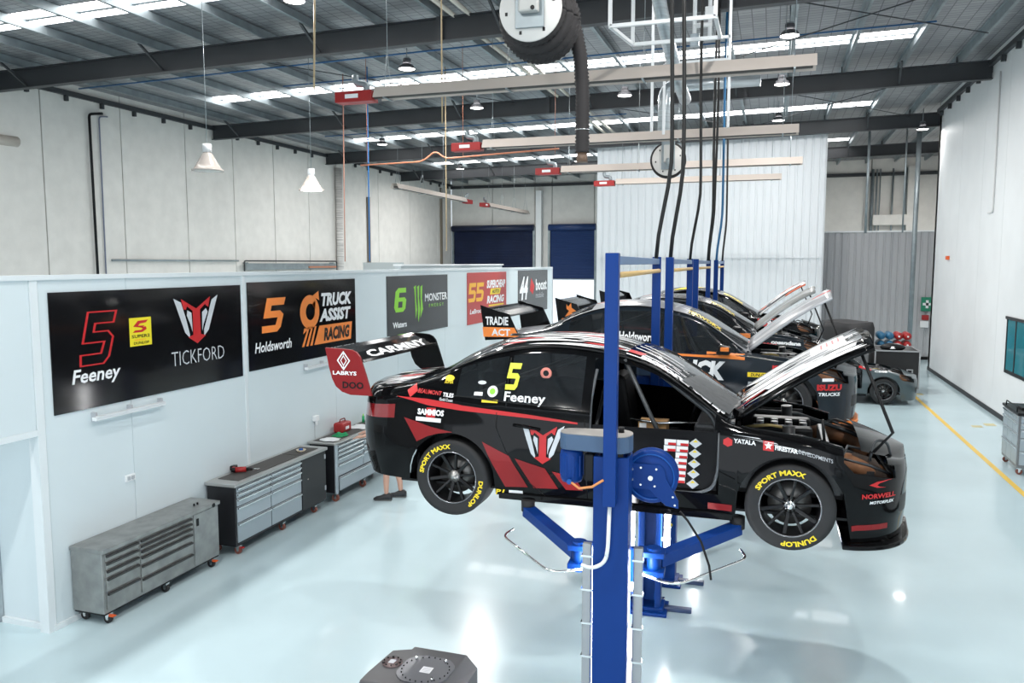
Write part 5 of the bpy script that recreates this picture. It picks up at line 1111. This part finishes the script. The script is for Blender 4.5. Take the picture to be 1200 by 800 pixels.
S4 = [('poly', rect(2.4, .72, 2.85, .92), redp, 'red_panel'), ('text', ('99', 2.5, .76, 2.7, .88, 0, .05, .1), whitep, 'lettering'), ('poly', rect(2.45, .66, 2.75, .70), yellowp, 'yellow_band')]
hood4 = streak_mat('striped_bonnet', (.05, .05, .055), (.8, .8, .8), (.75, .2, .12), 1.2, 6, .48, .6)
c4 = race_car('black race car with yellow roof stripe, farthest in the row', -2.68, 19.67, 1.69, gloss, mat('roof_dark', (.02, .024, .028), .2, spec=.3), hood4, gloss, black, S4, w4, False, 41)
put2(poly2([(.45, -.5), (.75, -.5), (1.25, -.1), (.95, -.1)]), 'yellow_stripe', yellowp, c4, top_fn(.01), .1); put2(fit(text2('TEKWORX', .05), 0, 0, 1, .17), 'lettering', yellowp, c4, lambda u, v: Vector(pil(u * .55, v)) + Vector((0, 0, .01)), .2)
# stripped car on the floor by the road case
slate = mat('slate_body', (.05, .075, .085), .3, coat=.5)
c5 = race_car('stripped slate race car standing on the floor before the black road case', .12, 24.4, .03, slate, slate, slate, black, black, [('text', ('C500', 2.62, .86, 2.95, .90, 0, .06, 0), whitep, 'lettering'), ('poly', [(2.25, 1.02), (2.55, .93), (2.55, .90), (2.22, .97)], redp, 'red_stripe')], w4, False, 36, False, False)
# ================================================================== BACK RIGHT CORNER
t = thing('road_case', 'large black road case with aluminium edges at the end of the yellow line', 'flight case', (3.0, 25.7, 0)); ex, ey, z0, z1 = 1.2, 1.5, .16, 1.27
MB().box(.01, .01, z0 + .01, ex - .01, ey, z1).build('shell', mat('case_black', (.014, .014, .015), .55), t)
for a, b in (((0, 0, z0), (ex, 0, z0)), ((0, 0, z1), (ex, 0, z1)), ((0, 0, z0), (0, 0, z1)), ((ex, 0, z0), (ex, 0, z1)), ((0, 0, z1), (0, ey, z1)), ((ex, 0, z1), (ex, ey, z1)), ((ex, 0, z0), (ex, ey, z0)), ((0, ey, z1), (ex, ey, z1))): MB().bar(a, b, .04, .04).build('edge_trim', alu, t)
MB().box(.86, -.006, .62, 1.04, .012, .74).build('latch_dish', alu, t, .004); MB().box(.90, -.012, .65, 1.0, -.004, .71).build('latch', black, t)
for x in (.15, ex - .15):
    for y in (.15, ey - .15): MB().cyl((x - .03, y, .07), (x + .03, y, .07), .07, 14).build('caster', rubber, t); MB().box(x - .04, y - .04, .12, x + .04, y + .04, .16).build('caster_plate', alu, t)
t = thing('helmet_bag', 'lumpy black bag with a pale patch on the road case', 'bag', (3.5, 26.0, 1.29)); k = MB().lathe([(0, 0), (.2, 0), (.24, .06), (.2, .13), (.1, .18), (0, .19)], (0, 0, 0)); k.build('bag_body', black, t).scale = (1.5, 1, 1); MB().lathe([(0, .08), (.07, .06), (.1, 0)], (-.02, -.16, .04)).build('patch', white, t)
one(MB().box(2.0, 25.9, .0, 2.85, 27.2, 1.15), 'equipment_case', mat('case_grey', (.2, .21, .22), .4), 'grey case left of the black road case, behind the stripped car', 'case', bevel=.02)
# draped cover
n = 24; vs = []
for i in range(n + 1):
    for j in range(n + 1):
        u, v = i / n * 2 - 1, j / n * 2 - 1; e = max(abs(u), abs(v)); x = u * (1 if e < .7 else 1); zz = 1.86 if e < .72 else 1.86 - (e - .72) / .28 * 1.82
        k_ = min(1, .72 / max(e, 1e-6)) if e > .72 else 1; w_ = 1 + .03 * math.sin(9 * math.atan2(v, u)) * (e > .72)
        vs.append((u * k_ * 1.13 * w_, v * k_ * 1.2 * w_, zz + .03 * math.sin(5 * u + 3 * v)))
k = MB(); k.smooth = True; k.add(vs, [(i * (n + 1) + j, (i + 1) * (n + 1) + j, (i + 1) * (n + 1) + j + 1, i * (n + 1) + j + 1) for i in range(n) for j in range(n)])
o = k.build('dust_cover', mat('cover_black', (.02, .02, .022), .6)); o.location = (2.5, 29.6, 0); tag(o, 'black dust cover draped over a tall load before the grey sheet wall', 'cover')
for nm, x0, m_ in (('blue', 3.60, mat('balloon_blue', (.03, .15, .28), .3)), ('red', 4.14, redm)):
    for i in range(2):
        for j in range(2):
            t = thing('gas_cylinder', f'small {nm} gas cylinder lying on the rack, {"upper" if j else "lower"} {"one next to the wall side" if i else "one nearer the dust cover"}', 'cylinder', (x0 + i * .27, 29.5, .98 + j * .29), 0, f'{nm} gas cylinders on the rack')
            MB().lathe([(0, -.14), (.07, -.13), (.125, -.07), (.13, 0), (.13, .5), (.07, .58), (0, .6)], (0, 0, .13), 'y', 24).build('cylinder_body', m_, t); MB().cyl((0, -.17, .13), (0, -.12, .13), .03, 10).build('valve', white if nm == 'red' else m_, t)
t = thing('cylinder_rack', 'dark rack carrying the blue and red gas cylinders', 'rack', (3.4, 29.3, 0))
MB().box(0, .05, .93, 1.1, .75, .975).build('shelf', darkst, t)
for x in (.03, 1.07):
    for y in (.08, .72): MB().box(x - .02, y - .02, 0, x + .02, y + .02, .93).build('leg', darkst, t)
t = thing('first_aid_sign', 'green first aid sign with a white cross by the right corner', 'sign', (5.70, 35.2, 1.95)); MB().box(0, 0, 0, .42, .02, .56).build('board', mat('sign_green', (.01, .22, .12), .4), t); MB().box(.17, -.004, .12, .27, 0, .44).box(.06, -.004, .23, .38, 0, .33).build('cross', whitep, t)
t = thing('alarm_box', 'red box above a white dispenser under the green sign', 'box', (5.74, 35.1, 1.3)); MB().box(0, 0, .3, .25, .1, .5).build('alarm', redm, t, .02); MB().box(-.05, 0, 0, .25, .12, .26).build('dispenser', white, t, .02)
# things seen through the opening beside the partition
t = thing('lift_leg', 'dark blue lift leg with a yellow tip, at the left picture edge', 'car lift', (-9.0, 7.6, 0)); MB().bar((-.3, 0, .25), (.55, 0, .18), .1, .1).build('arm', blue, t); MB().bar((-.3, .1, .05), (.6, .1, .05), .1, .06).build('floor_bar', black, t); MB().box(.2, -.06, .08, .62, .04, .13).build('yellow_tip', yellowp, t); MB().box(-.4, -.1, 0, -.2, .1, 2.3).build('column', blue, t)
# ================================================================== MECHANIC
def person(label, loc, rz):
    t = thing('person', label, 'person', loc, rz)
    J = {'pel': (0, 0, .98), 'bel': (.02, 0, 1.1), 'che': (.07, 0, 1.32), 'nec': (.10, 0, 1.50), 'hed': (.13, 0, 1.60), 'top': (.15, 0, 1.74)}
    E_ = [('pel', 'bel'), ('bel', 'che'), ('che', 'nec'), ('nec', 'hed'), ('hed', 'top')]; Rd = {'pel': .15, 'bel': .14, 'che': .165, 'nec': .062, 'hed': .085, 'top': .07}
    for s, n_ in ((-1, 'r'), (1, 'l')):
        dx = .10 * s
        J.update({n_ + 'hip': (0, s * .09, .92), n_ + 'kne': (.03 + dx * .4, s * .10, .50), n_ + 'cal': (-.01 + dx * .9, s * .10, .32), n_ + 'ank': (-.02 + dx, s * .10, .09), n_ + 'sho': (.08, s * .19, 1.42), n_ + 'elb': (.20, s * .26, 1.16), n_ + 'wri': (.42, s * .20, 1.08), n_ + 'han': (.50, s * .18, 1.06)})
        E_ += [('pel', n_ + 'hip'), (n_ + 'hip', n_ + 'kne'), (n_ + 'kne', n_ + 'cal'), (n_ + 'cal', n_ + 'ank'), ('che', n_ + 'sho'), (n_ + 'sho', n_ + 'elb'), (n_ + 'elb', n_ + 'wri'), (n_ + 'wri', n_ + 'han')]
        Rd.update({n_ + 'hip': .10, n_ + 'kne': .058, n_ + 'cal': .055, n_ + 'ank': .038, n_ + 'sho': .065, n_ + 'elb': .042, n_ + 'wri': .028, n_ + 'han': .035})
        for f_ in range(5):
            k_ = f'{n_}f{f_}'; y = s * (.18 + (f_ - 1.5) * .02) if f_ < 4 else s * .14; J[k_] = (.555 if f_ < 4 else .53, y, 1.055); J[k_ + 't'] = ((.60 if f_ in (1, 2) else .585) if f_ < 4 else .56, y * (1 if f_ < 4 else .9), 1.03)
            E_ += [(n_ + 'han', k_), (k_, k_ + 't')]; Rd[k_] = .010; Rd[k_ + 't'] = .008
    def skin_mesh(name, m_, joints, edges, grow, par, sub=2, rootn=None):
        ks = list(joints); me = bpy.data.meshes.new(name); me.from_pydata([J[k] for k in ks], [(ks.index(a), ks.index(b)) for a, b in edges], []); me.materials.append(m_)
        o = bpy.data.objects.new(name, me); C.objects.link(o); o.parent = par; md = o.modifiers.new('s', 'SKIN'); md.use_smooth_shade = True
        sv = me.skin_vertices[0].data
        for i, k in enumerate(ks): r_ = Rd[k] * grow.get(k, grow.get('*', 1)); sv[i].radius = (r_, r_); sv[i].use_root = (k == rootn)
        s2 = o.modifiers.new('u', 'SUBSURF'); s2.levels = sub; s2.render_levels = sub; return o
    b = skin_mesh('body', skin, J.keys(), E_, {}, t, 1, 'pel')
    sk = ['pel', 'bel', 'che', 'rsho', 'lsho', 'relb', 'lelb']; skin_mesh('shirt', mat('shirt_black', (.015, .015, .018), .8), sk, [('pel', 'bel'), ('bel', 'che'), ('che', 'rsho'), ('che', 'lsho'), ('rsho', 'relb'), ('lsho', 'lelb')], {'*': 1.14, 'relb': 1.5, 'lelb': 1.5}, t, 1, 'pel')
    sk = ['pel', 'rhip', 'lhip', 'rkne', 'lkne']; skin_mesh('shorts', mat('shorts_black', (.012, .012, .014), .8), sk, [('pel', 'rhip'), ('pel', 'lhip'), ('rhip', 'rkne'), ('lhip', 'lkne')], {'*': 1.12, 'rkne': 1.5, 'lkne': 1.5}, t, 1, 'pel')
    h = MB().lathe([(0, .115), (.06, .10), (.10, .05), (.105, 0), (.10, -.05)], (.125, 0, 1.68), 'z', 20).build('hair', mat('hair_dark', (.03, .02, .015), .7), t)
    for s in (-1, 1): MB().cyl((.222, s * .032, 1.665), (.23, s * .032, 1.665), .012, 8).build('eye', black, t); MB().lathe([(0, -.01), (.022, 0), (0, .012)], (.13, s * .1, 1.655), 'y', 10).build('ear', skin, t)
    MB().cyl((.215, 0, 1.66), (.245, 0, 1.63), .010, 8, .016).build('nose', skin, t); MB().box(.212, -.025, 1.595, .222, .025, 1.603).build('mouth', mat('lips', (.45, .15, .13), .5), t)
    for s in (-1, 1):
        x = -.02 + .10 * s; k = MB(); sec = [(-.09, .045, .02, .10), (-.05, .052, .0, .13), (.02, .052, .0, .12), (.10, .055, .0, .08), (.17, .05, .0, .065), (.21, .03, .01, .04)]
        vs = []
        for (u, w_, z0_, z1_) in sec: vs += [(x + u, s * .10 + w_ * math.cos(a), (z0_ + z1_) / 2 + (z1_ - z0_) / 2 * math.sin(a) * (1.0)) for a in [2 * PI * i / 12 for i in range(12)]]
        k.smooth = True; k.add(vs, [(i * 12 + j, i * 12 + (j + 1) % 12, (i + 1) * 12 + (j + 1) % 12, (i + 1) * 12 + j) for i in range(5) for j in range(12)] + [tuple(range(12)), tuple(range(60, 72))]); sh = k.build('shoe', mat('shoe_dark', (.025, .027, .03), .6), t)
        MB().box(x - .09, s * .10 - .05, 0, x + .19, s * .10 + .05, .018).build('sole', mat('sole_grey', (.16, .17, .17), .6), sh, .01)
    return t
person('person in black shorts and dark shoes, mostly hidden behind the black race car', (-5.82, 11.5, 0), math.radians(195))
